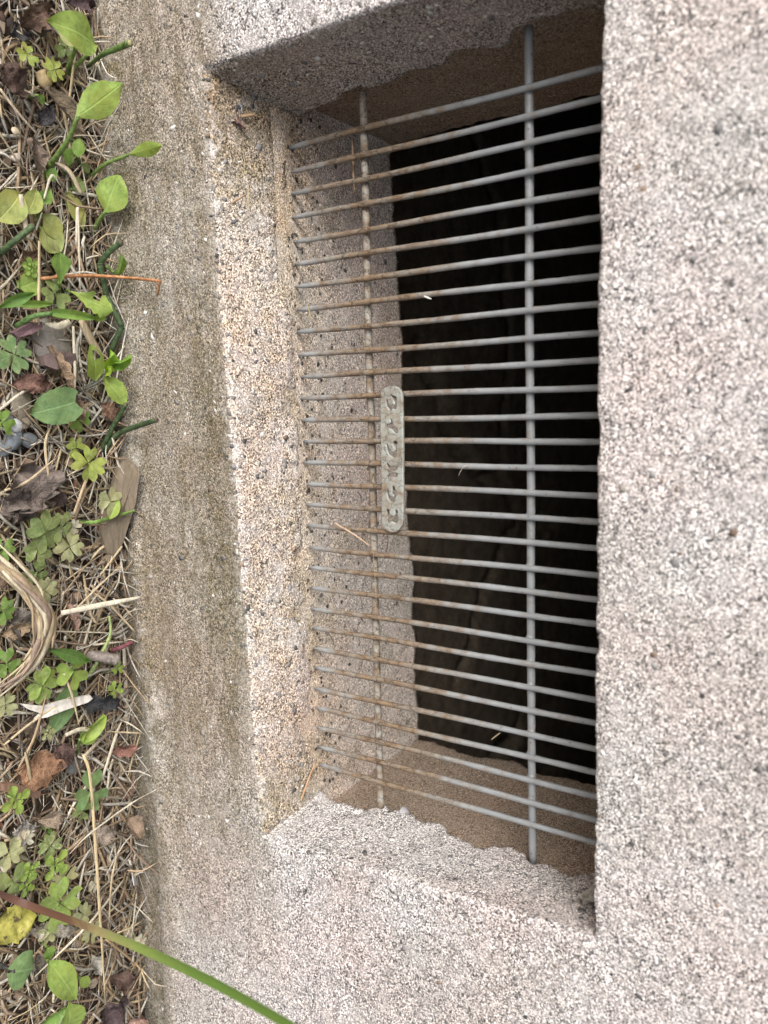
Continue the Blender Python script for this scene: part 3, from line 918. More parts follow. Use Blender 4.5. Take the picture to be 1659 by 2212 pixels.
# ---- single broad leaves on stalks
def stalked(name, foot, base, tip, width, prof, tone, label, cat='leaf', bend=None, srad=.0011, stem=(.15, .22, .06), mat=None, **kw):
    foot = np.array(foot); base = np.array(base); tip = np.array(tip)
    root = rootat(name, tuple(foot), label, cat, None)
    under(root, leaf('blade', base, tip, width, prof, mat or leafmat(GREEN[tone]), **kw))
    mids = [foot] + ([np.array(bend)] if bend is not None else []) + [base + (tip - base) * .02]
    under(root, tube('stalk', mids, [srad * 1.25, srad, srad * .8], stemmat(stem), n=14, sides=7))
    return root
stalked('broad_leaf', (-0.1997,-0.0253,0.0083), (-0.2076,-0.0268,0.0387), (-0.2056,-0.0642,0.0466), .0215, 'ovate', 'bright', 'big oval bright leaf arching over the weeds in the top corner', bend=(-0.2016,-0.0286,0.0284), cup=.05, arch=.10, wavy=.03)
stalked('broad_leaf', (-0.1974,-0.0276,0.0082), (-0.2090,-0.0333,0.0307), (-0.2125,-0.0460,0.0289), .013, 'ovate', 'pale', 'pale smaller leaf hidden under the big oval top leaf', bend=(-0.2040,-0.0317,0.0245))
stalked('spatulate_leaf', (-0.1429,-0.0415,0.0060), (-0.1627,-0.0466,0.0428), (-0.1863,-0.0200,0.0520), .0185, 'lance', 'bright', 'pointed bright leaf on a long stalk leaning on the wall', bend=(-0.1539,-0.0440,0.0304), srad=.0015, cup=-.05, arch=.05, wavy=.04, serr=.03)
stalked('spatulate_leaf', (-0.1414,-0.0138,0.0059), (-0.1503,-0.0120,0.0421), (-0.1483,-0.0160,0.0756), .0085, 'lance', 'bright', 'narrow small leaf on a curved stalk in front of the wall', bend=(-0.1465,-0.0169,0.0261), srad=.0012, cup=.1)
stalked('spatulate_leaf', (-0.1104,-0.0125,0.0046), (-0.1197,-0.0160,0.0229), (-0.1401,-0.0130,0.0341), .0210, 'round', 'bright', 'round spoon-shaped leaf standing against the wall', bend=(-0.1154,-0.0141,0.0128), srad=.0014, cup=-.04, arch=.02, up=(0, -1, .5), wavy=.03)
stalked('broad_leaf', (-0.0691,-0.0393,0.0029), (-0.0736,-0.0515,0.0210), (-0.0906,-0.0534,0.0258), .0135, 'obovate', 'mid', 'upright obovate green leaf crossed by the orange twig', cup=.06)
stalked('broad_leaf', (0.0047,-0.0270,-0.0002), (-0.0046,-0.0467,0.0201), (0.0017,-0.0733,0.0139), .0215, 'heart', 'grey', 'grey-green heart-shaped violet leaf lying flat', cup=.03, arch=.03, lobe=.12, serr=.035, nv=15, stem=(.13, .12, .06))
stalked('heart_leaf', (0.3377,-0.1136,-0.0142), (0.3308,-0.1165,0.0121), (0.3374,-0.1043,0.0118), .0225, 'round', 'grey', 'round dark green leaf on a dark stalk at the lower frame edge', cup=-.05, stem=(.05, .05, .045), srad=.0015, lobe=.3)
stalked('broad_leaf', (0.3534,-0.0807,-0.0149), (0.3430,-0.0912,0.0055), (0.3811,-0.0757,0.0059), .0180, 'ovate', 'bright', 'bright ovate leaf below the long blade near the bottom', cup=.08, wavy=.03)
stalked('broad_leaf', (0.3862,-0.0583,-0.0163), (0.3739,-0.0673,0.0003), (0.3846,-0.0601,-0.0002), .0075, 'ovate', 'bright', 'little leaf tucked against the bright ovate leaf')
stalked('broad_leaf', (0.4302,-0.0669,-0.0181), (0.4031,-0.0827,0.0030), (0.3725,-0.0850,0.0143), .0230, 'ovate', 'bright', 'broad bright leaf cut off by the bottom edge', cup=.1)
stalked('broad_leaf', (0.4222,-0.0770,-0.0178), (0.3859,-0.1017,0.0017), (0.3808,-0.0826,0.0060), .0120, 'lance', 'mid', 'folded leaf left of the broad bottom leaf', cup=.3)
stalked('broad_leaf', (0.3426,-0.0816,-0.0144), (0.3400,-0.0862,-0.0023), (0.3494,-0.0849,-0.0017), .0080, 'ovate', 'mid', 'small green leaf peeking out under the blade')
stalked('broad_leaf', (0.2248,-0.0462,-0.0095), (0.2103,-0.0555,0.0071), (0.1973,-0.0400,0.0117), .0100, 'lance', 'bright', 'folded bright leaf below the black dead leaf', cup=.5, wavy=.05)
stalked('broad_leaf', (0.2264,-0.0463,-0.0096), (0.2152,-0.0521,0.0009), (0.2048,-0.0405,0.0034), .0140, 'ovate', 'bright', 'wider bright leaf behind the folded one', cup=.2)
stalked('glossy_leaf', (0.1675,-0.0444,-0.0091), (0.1725,-0.0526,0.0017), (0.2029,-0.0708,-0.0006), .0190, 'lance', 'grey', 'long smooth dark leaf lying under the white wood sliver', cup=.05, arch=.04, serr=0)
stalked('small_leaf', (-0.1420,-0.0309,0.0059), (-0.1460,-0.0323,0.0161), (-0.1515,-0.0406,0.0183), .0100, 'ovate', 'mid', 'lower of two small oval leaves left of the curved stalk')
stalked('small_leaf', (-0.1512,-0.0192,0.0063), (-0.1488,-0.0303,0.0202), (-0.1596,-0.0300,0.0227), .0085, 'ovate', 'mid', 'small upright oval leaf nearest the wall crack', up=(0, -1, .6))
stalked('small_leaf', (-0.1442,-0.0136,0.0060), (-0.1444,-0.0189,0.0140), (-0.1468,-0.0262,0.0161), .0060, 'ovate', 'dull', 'tiny oval leaf at the foot of the curved stalk')
stalked('small_leaf', (-0.1385,-0.0437,0.0058), (-0.1380,-0.0491,0.0138), (-0.1343,-0.0435,0.0156), .0090, 'round', 'mid', 'round leaf at the foot of the pointed leaf stalk')
stalked('small_leaf', (-0.1327,-0.0277,0.0055), (-0.1323,-0.0301,0.0115), (-0.1380,-0.0240,0.0138), .0100, 'round', 'dull', 'dim round leaf under the straw by the spoon-shaped leaf')
stalked('small_leaf', (-0.1214,-0.0486,0.0051), (-0.1193,-0.0535,0.0130), (-0.1282,-0.0482,0.0153), .0085, 'ovate', 'mid', 'small oval leaf right of the pale lobed leaf')
stalked('pale_leaf', (-0.1224,-0.0707,0.0051), (-0.1219,-0.0674,0.0151), (-0.1049,-0.0814,0.0124), .0180, 'round', 'yellow', 'pale yellow-green broad leaf at the upper frame edge', mat=leafmat((.42, .48, .16)))
stalked('pale_leaf', (-0.1131,-0.0510,0.0047), (-0.1254,-0.0574,0.0152), (-0.1118,-0.0635,0.0136), .0120, 'round', 'yellow', 'pale yellow-green leaf overlapping the broad one', mat=leafmat((.40, .47, .15)))
stalked('pale_leaf', (-0.1131,-0.0510,0.0047), (-0.1148,-0.0500,0.0088), (-0.1011,-0.0398,0.0082), .0140, 'ovate', 'dull', 'pale leaf beneath the straw above the upright leaf', mat=leafmat((.34, .40, .14)))
stalked('pale_leaf', (-0.1105,-0.0512,0.0046), (-0.1066,-0.0524,0.0084), (-0.0941,-0.0410,0.0089), .0180, 'round', 'dull', 'pale broad leaf beneath straw touching the upright leaf', mat=leafmat((.36, .42, .15)))
stalked('pale_leaf', (-0.1305,-0.0279,0.0054), (-0.1302,-0.0333,0.0094), (-0.1096,-0.0230,0.0086), .0120, 'ovate', 'yellow', 'yellowed leaf under straw left of the spoon-shaped leaf', mat=leafmat((.38, .42, .14)))
stalked('pale_leaf', (-0.0745,-0.0658,0.0031), (-0.0701,-0.0713,0.0109), (-0.0757,-0.0580,0.0121), .0135, 'round', 'bright', 'round bright leaf left of the three-leaved clover')
stalked('small_leaf', (-0.1797,-0.0520,0.0075), (-0.1788,-0.0509,0.0155), (-0.1756,-0.0459,0.0133), .0055, 'ovate', 'mid', 'small green leaf among brown leaves near the top')
stalked('small_leaf', (-0.0888,-0.0120,0.0149), (-0.0844,-0.0100,0.0189), (-0.0937,-0.0160,0.0328), .0070, 'lance', 'mid', 'thin green leaf beside the dark jointed stem', cup=.5)
stalked('torn_leaf', (-0.0490,-0.0690,0.0020), (-0.0562,-0.0583,0.0203), (-0.0546,-0.0289,0.0222), .0055, 'blade', 'mid', 'narrow strap leaf curving toward the torn bright leaf', bend=(-0.0538,-0.0677,0.0162), srad=.0016, stem=(.14, .24, .08), cup=.4)
stalked('torn_leaf', (-0.0723,-0.0361,0.0070), (-0.0698,-0.0435,0.0189), (-0.0588,-0.0205,0.0264), .0150, 'spat', 'bright', 'torn bright leaf with an eaten edge by the jointed stem', cup=.1, wavy=.08, serr=.12, nv=13, hole=lambda i, j: (i in (6, 7) and j < 2))
stalked('torn_leaf', (-0.0649,-0.0185,0.0067), (-0.0631,-0.0244,0.0206), (-0.0530,-0.0290,0.0222), .0085, 'obovate', 'bright', 'curled tip of torn leaf below the eaten one', cup=.3, serr=.1)
stalked('blade_leaf', (-0.0581,-0.0865,0.0064), (-0.0567,-0.0918,0.0203), (-0.0661,-0.0714,0.0247), .0065, 'lance', 'dark', 'dark pointed blade entering from the frame edge', cup=.4)
stalked('blade_leaf', (-0.0581,-0.0865,0.0064), (-0.0592,-0.0803,0.0144), (-0.0620,-0.0536,0.0166), .0045, 'lance', 'mid', 'thin green blade under the dark pointed one', cup=.4)
stalked('blade_leaf', (0.1471,-0.0730,-0.0022), (0.1430,-0.0765,0.0119), (0.1605,-0.0452,0.0092), .0085, 'lance', 'dark', 'dark green blade end beside the cut stalk', cup=.3, bend=(0.1433,-0.0776,0.0099))
stalked('small_leaf', (0.0701,-0.0112,-0.0030), (0.0716,-0.0215,0.0109), (0.0597,-0.0140,0.0122), .0085, 'ovate', 'bright', 'fresh leaf beside the pale clover on the wood chip', up=(0, -1, .5))

# nettle-like plant with crinkled young leaves
np_root = rootat('crinkled_plant', (-0.0112,-0.0311,0.0004), 'plant with crinkled bright leaves and an eaten hole beside the wall', 'plant')
under(np_root, tube('stalk', [(-0.0112,-0.0311,0.0004), (-0.0154,-0.0261,0.0126), (-0.0247,-0.0159,0.0210)], [.0008, .0011, .0008], stemmat((.10, .10, .08)), n=12, sides=6))
under(np_root, tube('stalk', [(-0.0124,-0.0293,0.0005), (-0.0166,-0.0262,0.0107), (-0.0262,-0.0178,0.0191)], [.0006, .0008, .0006], stemmat((.13, .13, .10)), n=12, sides=6))
mtb = leafmat(GREEN['bright'])
under(np_root, leaf('blade', (-0.0177,-0.0259,0.0127), (-0.0397,-0.0339,0.0216), .0150, 'ovate', mtb, cup=.05, wavy=.03, serr=.04, nv=13, nu=9, hole=lambda i, j: i in (7, 8, 9) and j in (4, 5, 6)))
under(np_root, leaf('blade', (-0.0217,-0.0200,0.0150), (-0.0364,-0.0240,0.0269), .0120, 'ovate', leafmat((.24, .42, .05)), cup=.25, wavy=.10, serr=.08, nv=15, nu=9))
under(np_root, leaf('blade', (-0.0281,-0.0180,0.0196), (-0.0333,-0.0160,0.0370), .0085, 'lance', leafmat((.17, .33, .05)), cup=.45, wavy=.08, serr=.08, nv=13))
under(np_root, leaf('blade', (-0.0195,-0.0245,0.0188), (-0.0010,-0.0120,0.0223), .0145, 'ovate', mtb, cup=.12, wavy=.03, serr=.05, nv=13))
under(np_root, leaf('blade', (-0.0205,-0.0220,0.0165), (-0.0261,-0.0280,0.0285), .0075, 'round', leafmat((.30, .47, .06)), cup=.3, wavy=.15, serr=.1))

# ---- cut green stems
def cutstem(pts, r, col, label, cat='stem', tipcol=None, name='cut_stem', n=22):
    root = rootat(name, tuple(pts[0]), label, cat)
    under(root, tube('stem', pts, r, stemmat(col), n=n, sides=8))
    p1, p0 = np.array(pts[-1]), np.array(pts[-2])
    d = (p1 - p0) / np.linalg.norm(p1 - p0)
    rr = r if np.isscalar(r) else r[-1]
    under(root, tube('cut_end', [p1 - d * .0016, p1 + d * .0004], [rr * 1.04, rr * .8], stemmat(tipcol or (.10, .07, .05)), n=4, sides=8))
    return root
DKG = (.060, .095, .040)
cutstem([(-0.2090,-0.0093,0.0087), (-0.2055,-0.0200,0.0362), (-0.2056,-0.0200,0.0478), (-0.2045,-0.0220,0.0625)], [.0010, .0014, .0017, .0019], (.10, .16, .045), 'green cut stem with a pale band leaning at the top of the wall', tipcol=(.30, .28, .14))
cutstem([(-0.0880,-0.0779,0.0037), (-0.0941,-0.0760,0.0179), (-0.1030,-0.0674,0.0243)], .0018, DKG, 'dark cut stem end at the frame edge beside pale leaves')
cutstem([(-0.0834,-0.0079,0.0035), (-0.0888,-0.0180,0.0163), (-0.0958,-0.0180,0.0269), (-0.1000,-0.0160,0.0353)], .0018, DKG, 'dark green cut stem pointing up along the wall')
st = rootat('jointed_stem', (-0.0378,-0.0029,0.0015), 'dark green jointed stem zigzagging up against the wall', 'stem')
for a_, b_ in (((-0.0370,-0.0100,0.0105), (-0.0513,-0.0080,0.0201)), ((-0.0513,-0.0080,0.0201), (-0.0702,-0.0140,0.0151)), ((-0.0702,-0.0140,0.0151), (-0.0888,-0.0200,0.0189))):
    under(st, tube('segment', [a_, b_], [.0018, .0017, .0019], stemmat(DKG), n=8, sides=8))
    under(st, tube('joint', [np.array(b_) - (np.array(b_) - np.array(a_)) * .02, np.array(b_) + (np.array(b_) - np.array(a_)) * .02], .0021, stemmat((.05, .07, .03)), n=3, sides=8))
cutstem([(0.0269,-0.0147,-0.0012), (0.0142,-0.0140,0.0093), (-0.0024,-0.0140,0.0258)], [.0018, .0016, .0014], DKG, 'dark cut stem under the lower crinkled leaf')
cutstem([(0.0289,-0.0123,-0.0013), (0.0197,-0.0120,0.0080), (0.0144,-0.0120,0.0205), (0.0078,-0.0180,0.0577)], [.0018, .0016, .0018, .0016], (.055, .085, .040), 'dark cut stem reaching furthest across the wall')
cutstem([(0.0717,-0.0364,-0.0031), (0.0713,-0.0348,0.0130), (0.0707,-0.0140,0.0071), (0.0660,-0.0140,0.0269)], [.0012, .0014, .0012, .0009], (.15, .24, .06), 'thin green stem lying over the wood chip')
cutstem([(0.1782,-0.0351,-0.0075), (0.1628,-0.0326,0.0031), (0.1480,-0.0263,0.0077), (0.1353,-0.0263,0.0083)], [.0016, .0012, .0010, .0008], (.26, .33, .13), 'pale green curved stem among straw below the pale flat straw')
cutstem([(0.1630,-0.0186,-0.0029), (0.1609,-0.0149,0.0032), (0.1594,-0.0060,0.0040)], .0016, (.17, .06, .07), 'short purple cut stem near the foot of the wall')
cs = cutstem([(0.1608,-0.0370,-0.0028), (0.1623,-0.0320,0.0071), (0.1658,-0.0247,0.0110)], .0036, (.20, .17, .15), 'thick grey cut stalk with a pale round end', tipcol=(.45, .43, .34))

# ---- the long arching grass blade
gb_pts = smooth_path([(0.2761,-0.1246,-0.0156), (0.2767,-0.1226,0.0003), (0.2982,-0.1015,0.0080), (0.2896,-0.1029,0.0686), (0.2749,-0.1119,0.1343), (0.2516,-0.1311,0.2005), (0.2265,-0.1541,0.2605), (0.2087,-0.1717,0.3029), (0.2104,-0.1764,0.3295), (0.2258,-0.1747,0.3436)], 56)
gb = rootat('grass_blade', tuple(gb_pts[0]), 'long green grass blade with a red-brown base arching over the lower corner', 'grass blade')
T_, S_, U_ = frames(gb_pts)
def ribbon(name, i0, i1, wfun, mat):
    V = []
    for k in range(i0, i1 + 1):
        w = wfun(k / 55)
        view = np.array([0.14, .83, -.54]); sd = np.cross(T_[k], view); sd /= np.linalg.norm(sd); nn = np.cross(sd, T_[k])
        for u in (-1, -.5, 0, .5, 1):
            V.append(gb_pts[k] + sd * w * u / 2 + nn * (.10 * w * (1 - abs(u))))
    n = i1 - i0 + 1
    F = [(i * 5 + j, i * 5 + j + 1, (i + 1) * 5 + j + 1, (i + 1) * 5 + j) for i in range(n - 1) for j in range(4)]
    me = mesh_of(name, V, F); uvl = me.uv_layers.new(name='UVMap')
    for lp in me.loops:
        i, j = divmod(lp.vertex_index, 5); uvl.data[lp.index].uv = (j / 4, (i + i0) / 44)
    return link(name, me, mat)
wf = lambda s: np.interp(s, [0, .16, .33, .48, .64, .78, 1], [.0050, .0050, .0053, .0070, .0074, .0070, .0004])
def blade_mat():
    t = NT('grass_blade_surface'); xy = t.xyz(t.n('UVMap').outputs[0]); p = t.pos()
    rib = t.math('SINE', t.math('MULTIPLY', xy[0], 70.0))
    n1 = t.noise(p, 180, 3, .6)
    v = t.math('ADD', xy[1], t.math('MULTIPLY', t.math('SUBTRACT', n1, .5), .10))
    c = t.ramp(v, [(.0, (.10, .045, .035)), (.37, (.15, .07, .045)), (.44, (.34, .28, .13)), (.52, (.26, .34, .085)), (.64, (.18, .31, .055)), (1, (.20, .36, .06))])
    c = t.mix(t.ramp(rib, [(.2, 0), (1, .30)]), c, t.mix(1.0, c, (.55, .6, .5), 'MULTIPLY'))
    t.set(t.bsdf.inputs['Base Color'], c); t.bsdf.inputs['Roughness'].default_value = .5
    t.set(t.bsdf.inputs['Normal'], t.bump(rib, .5, .0004))
    return t.mat
MGB = blade_mat()
under(gb, ribbon('sheath', 0, 20, wf, MGB))
under(gb, ribbon('blade', 20, 55, wf, MGB))
# ---- dead leaves
def dead(base, tip, width, prof, col, label, name='dead_leaf', cat='dead leaf', group='dead leaves on the ground', rag=.16, **kw):
    kw.setdefault('cup', random.uniform(.1, .4)); kw.setdefault('arch', random.uniform(.05, .2)); kw.setdefault('wavy', .09)
    o = leaf(name, base, tip, width, prof, deadmat(col), nv=15, nu=9, rag=rag, **kw)
    tag(o, label, cat, group); return o
BR = (.16, .085, .05); GB = (.20, .15, .12); DB = (.085, .05, .038); OR = (.30, .16, .07); TAN = (.38, .28, .17)
dead((-0.2120,-0.0591,0.0149), (-0.2270,-0.0410,0.0195), .014, 'ovate', BR, 'brown curled dead leaf at the very top beside the oval leaf')
dead((-0.2138,-0.0447,0.0129), (-0.2202,-0.0513,0.0172), .012, 'ovate', GB, 'dull brown dead leaf left of the big oval leaf')
dead((-0.2363,-0.0279,0.0159), (-0.2407,-0.0080,0.0155), .012, 'lance', (.12, .07, .07), 'purplish dead leaf at the top against the wall')
dead((-0.1872,-0.0759,0.0158), (-0.1743,-0.0606,0.0133), .016, 'ovate', (.12, .065, .045), 'large dark brown dead leaf at the upper frame edge')
dead((-0.2155,-0.0512,0.0120), (-0.2074,-0.0637,0.0127), .010, 'round', (.05, .045, .045), 'blackened dead leaf under the brown ones near the top')
dead((-0.1639,-0.0499,0.0108), (-0.1763,-0.0427,0.0154), .010, 'lance', (.06, .05, .055), 'near-black dead leaf below the small green leaf')
dead((-0.1835,-0.0482,0.0157), (-0.1639,-0.0265,0.0148), .008, 'lance', TAN, 'long curled tan dead leaf crossing toward the pointed leaf stalk', cup=.8)
dead((-0.1537,-0.0593,0.0124), (-0.1375,-0.0532,0.0117), .010, 'lance', (.26, .18, .12), 'shrivelled tan dead leaf left of the pointed leaf stalk', cup=.7)
dead((-0.0909,-0.0657,0.0078), (-0.0825,-0.0588,0.0094), .011, 'ovate', (.24, .13, .07), 'rust brown dead leaf near the tiny rosette')
dead((-0.0379,-0.0558,0.0095), (-0.0093,-0.0442,0.0123), .0065, 'lance', (.36, .23, .12), 'long rolled orange-tan dead leaf above the violet leaf', cup=.7)
dead((-0.0099,-0.0434,0.0104), (0.0059,-0.0358,0.0077), .006, 'lance', (.33, .20, .12), 'curled tan leaf end touching the violet leaf', cup=.9)
dead((-0.0157,-0.0793,0.0056), (-0.0162,-0.0530,0.0066), .012, 'ovate', (.20, .09, .06), 'red-brown dead leaf with a yellow patch above the violet leaf')
dead((0.0327,-0.0796,0.0026), (0.0589,-0.0674,0.0075), .036, 'round', GB, 'largest grey-brown crumpled dead leaf below the pebbles', wavy=.14, cup=.15)
dead((0.0494,-0.0895,0.0019), (0.0638,-0.0743,0.0033), .020, 'ovate', (.15, .11, .09), 'grey-brown dead leaf partly under the largest one', wavy=.12)
dead((0.0482,-0.0639,0.0039), (0.0584,-0.0500,0.0055), .012, 'ovate', DB, 'dark brown dead leaf right of the largest one')
dead((-0.0039,-0.0172,0.0041), (0.0116,-0.0052,0.0055), .012, 'ovate', (.26, .13, .07), 'rust dead leaf in the gap above the cut stems')
dead((0.1230,-0.0919,-0.0022), (0.1299,-0.0756,-0.0005), .018, 'ovate', (.22, .18, .14), 'grey dead leaf inside the straw bundle bend')
dead((0.1303,-0.0960,-0.0015), (0.1282,-0.0793,0.0046), .010, 'lance', (.36, .24, .12), 'orange-tan dead leaf tip inside the straw bundle bend')
dead((0.1199,-0.0543,0.0029), (0.1396,-0.0490,0.0021), .008, 'lance', (.40, .24, .16), 'pinkish brown dead leaf beside the pale flat straw')
dead((0.1920,-0.0434,-0.0021), (0.1974,-0.0187,0.0017), .011, 'blade', (.035, .035, .040), 'black crumpled dead leaf beside the white wood sliver', wavy=.2)
dead((0.1883,-0.0886,-0.0040), (0.1980,-0.0766,-0.0024), .014, 'round', (.22, .15, .10), 'brown shell-like dead leaf under the wood sliver')
dead((0.2178,-0.0939,-0.0052), (0.2266,-0.0633,0.0004), .024, 'ovate', (.32, .15, .06), 'broad orange-brown dead leaf above the large clover', wavy=.06, cup=.1)
dead((0.2108,-0.0694,-0.0029), (0.2270,-0.0570,-0.0036), .012, 'ovate', (.17, .09, .07), 'dark red-brown dead leaf right of the orange one')
dead((0.2342,-0.0212,-0.0059), (0.2331,-0.0100,0.0072), .010, 'lance', (.28, .11, .07), 'red dead leaf against the foot of the wall')
dead((0.2725,-0.0169,-0.0075), (0.2619,-0.0060,-0.0082), .008, 'lance', (.30, .15, .09), 'reddish dead leaf under the thin straw tips at the wall')
dead((0.2912,-0.0148,-0.0083), (0.3031,-0.0120,0.0042), .014, 'ovate', (.30, .20, .12), 'curled tan dead leaf resting on the foot of the wall', cup=.5)
dead((0.2832,-0.0466,-0.0059), (0.2932,-0.0261,-0.0044), .012, 'ovate', (.34, .26, .19), 'pale brown dead leaf crossed by the long straw')
dead((0.2565,-0.0991,-0.0058), (0.2595,-0.0866,-0.0049), .014, 'round', (.40, .36, .31), 'pale grey papery dead leaf near the bleached clover')
dead((0.2545,-0.0840,-0.0047), (0.2605,-0.0642,-0.0030), .010, 'lance', (.36, .26, .17), 'tan dead leaf left of the large grey-green clover')
yl = dead((0.3093,-0.1185,-0.0050), (0.3138,-0.0914,-0.0012), .026, 'round', (.55, .50, .08), 'yellow leaf with dark brown spots at the lower frame edge', cup=.05, arch=.04, wavy=.03, rag=.03)
dead((0.3288,-0.0839,-0.0079), (0.3257,-0.0954,-0.0057), .010, 'ovate', (.42, .36, .28), 'pale withered leaf between the yellow leaf and pale clover')
dead((0.3336,-0.0816,-0.0081), (0.3431,-0.0630,-0.0065), .009, 'lance', (.42, .37, .29), 'bleached withered leaf under the blade')
dead((0.3695,-0.0520,-0.0076), (0.3858,-0.0489,-0.0083), .009, 'ovate', (.46, .42, .34), 'pale striped curled leaf under the long straw', cup=.6)
dead((0.4322,-0.0454,-0.0142), (0.4207,-0.0259,-0.0097), .022, 'ovate', (.085, .050, .050), 'dark purplish dead leaf at the bottom of the litter', wavy=.1)
dead((0.4005,-0.0355,-0.0129), (0.4257,-0.0080,-0.0186), .013, 'ovate', (.16, .09, .06), 'brown dead leaf just under the blade beside the wall')
dead((0.4466,-0.0242,-0.0148), (0.4502,-0.0100,-0.0077), .012, 'ovate', (.34, .19, .13), 'tan-red dead leaf at the bottom against the wall')
dead((0.3459,-0.0895,-0.0106), (0.3607,-0.0863,-0.0092), .012, 'ovate', (.20, .16, .13), 'grey-brown withered leaf beside the round dark leaf')
dead((0.2732,0.0300,0.3107), (0.2507,0.0180,0.3309), .013, 'lance', (.50, .47, .40), 'pale dead leaf lodged in the far lower corner of the opening', up=(-1, -.4, .3), cup=.3)
def yellow_mat():
    t = NT('spotted_yellow_leaf'); p = t.pos()
    n1 = t.noise(p, 110, 3, .6); n2 = t.noise(p, 400, 3, .6)
    c = t.mix(t.ramp(n2, [(.3, 0), (.7, 1)]), (.26, .25, .05), (.42, .38, .09))
    c = t.mix(t.ramp(n1, [(.56, 0), (.63, .9)]), c, (.07, .045, .03))
    t.set(t.bsdf.inputs['Base Color'], c); t.bsdf.inputs['Roughness'].default_value = .6
    t.set(t.bsdf.inputs['Normal'], t.bump(n2, .5, .0008)); return t.mat
yl.data.materials.clear(); yl.data.materials.append(yellow_mat())

# ---- pebbles and stones
def stone(c, r, col, label, flat=.6, name='pebble', cat='pebble', group='pebbles in the soil', seed=0):
    bm = bmesh.new(); bmesh.ops.create_icosphere(bm, subdivisions=3, radius=1.0)
    V = np.array([v.co[:] for v in bm.verts]); F = [[v.index for v in f.verts] for f in bm.faces]; bm.free()
    V = V * (1 + .22 * fbm(V, 1.1, 3, seed)[:, None] + .05 * vnoise(V, 5, seed + 3)[:, None])
    V = V * np.array([r[0], r[1], min(r) * flat])
    a = seed * 1.3; V = np.stack([V[:, 0] * math.cos(a) - V[:, 1] * math.sin(a), V[:, 0] * math.sin(a) + V[:, 1] * math.cos(a), V[:, 2]], -1)
    o = link(name, mesh_of(name, V, F), simple('pebble_surface', col, .75, .3, 300, .0006))
    o.location = c; tag(o, label, cat, group); return o
stone((0.0079,-0.0771,0.0036), (.0056, .0045), (.50, .51, .52), 'white pebble among the dark ones', seed=1)
stone((0.0165,-0.0783,0.0023), (.0075, .0055), (.16, .18, .20), 'large blue-grey pebble below the white one', seed=2)
stone((0.0043,-0.0791,0.0028), (.0052, .0045), (.15, .15, .15), 'dark grey pebble above the white one', seed=3)
stone((0.0065,-0.0710,0.0027), (.0050, .0042), (.24, .20, .15), 'brown pebble right of the white one', seed=4)
stone((0.0209,-0.0853,0.0021), (.0050, .0060), (.20, .22, .23), 'grey pebble at the frame edge below the white one', seed=5)
stone((0.0171,-0.0676,0.0012), (.0060, .0045), (.13, .14, .15), 'dark flat pebble at the right of the pebble group', seed=6)
stone((-0.1905,-0.0435,0.0120), (.0055, .0048), (.42, .32, .18), 'tan crumbly pebble beside the yellow-green clover', seed=7)
stone((-0.1575,-0.0633,0.0096), (.0025, .0022), (.50, .42, .30), 'small pale pebble near the top frame edge', seed=8)
stone((-0.1433,-0.0639,0.0090), (.0030, .0024), (.45, .38, .32), 'small pinkish pebble left of the shrivelled leaf', seed=9)
stone((-0.0402,-0.0478,0.0036), (.0150, .0125), (.24, .22, .195), 'flat grey stone right of the grey-green clover', .3, seed=10)
stone((0.1540,-0.0329,-0.0025), (.0026, .0022), (.60, .60, .58), 'little white pebble beside the cut stalk', seed=11)
stone((-0.0050,-0.0716,0.0032), (.0110, .0070), (.20, .17, .13), 'brown clod of earth above the pebble group', .5, seed=12)
stone((0.2338,-0.0511,-0.0079), (.0060, .0055), (.14, .14, .14), 'dark pebble under the straw right of the orange dead leaf', seed=13)
stp = stone((0.2725,0.0640,0.1765), (.0056, .0042), (.34, .33, .34), 'smooth grey pebble set in the broken edge of the right reveal', .8, seed=15, group=None)

# ---- wood chip, sliver, bark
def slab(name, pts, thick, mat, label, cat, group=None):
    """an outline on the ground given thickness"""
    P0 = np.array(pts); c = P0.mean(0)
    n = len(P0)
    top = P0 + [0, 0, thick]
    V = list(P0) + list(top) + [c + [0, 0, thick * 1.15]]
    F = [(i, (i + 1) % n, n + (i + 1) % n, n + i) for i in range(n)] + [(n + i, n + (i + 1) % n, 2 * n) for i in range(n)] + [tuple(range(n))[::-1]]
    o = link(name, mesh_of(name, V, F), mat, smooth=False)
    return tag(o, label, cat, group)
_wm = {}
def wood_mat(name, col, rough=.85):
    k = (tuple(col), rough)
    if k not in _wm: _wm[k] = wood_mat_(name, col, rough)
    return _wm[k]
def wood_mat_(name, col, rough):
    t = NT(name); p = t.pos()
    n1 = t.noise(t.vscale(p, (.18, 1, 1)), 420, 4, .7)
    n2 = t.noise(p, 60, 3, .6)
    c = t.mix(t.ramp(n1, [(.3, 0), (.7, 1)]), tuple(v * .62 for v in col), tuple(v * 1.25 for v in col))
    c = t.mix(t.ramp(n2, [(.4, 0), (.7, .4)]), c, tuple(v * .6 for v in col))
    t.set(t.bsdf.inputs['Base Color'], c); t.bsdf.inputs['Roughness'].default_value = rough
    t.set(t.bsdf.inputs['Normal'], t.bump(n1, .8, .0012)); return t.mat
slab('wood_chip', [(0.0315,-0.0054,0.0066), (0.0359,-0.0060,0.0161), (0.0423,-0.0080,0.0233), (0.0617,-0.0080,0.0174), (0.0858,-0.0087,0.0044), (0.0979,-0.0131,0.0008), (0.0952,-0.0196,-0.0000), (0.0805,-0.0238,0.0006), (0.0597,-0.0166,0.0024), (0.0389,-0.0095,0.0043)], .0035, wood_mat('brown_wood', (.19, .15, .105)), 'flat brown wood chip leaning against the foot of the wall', 'wood chip')
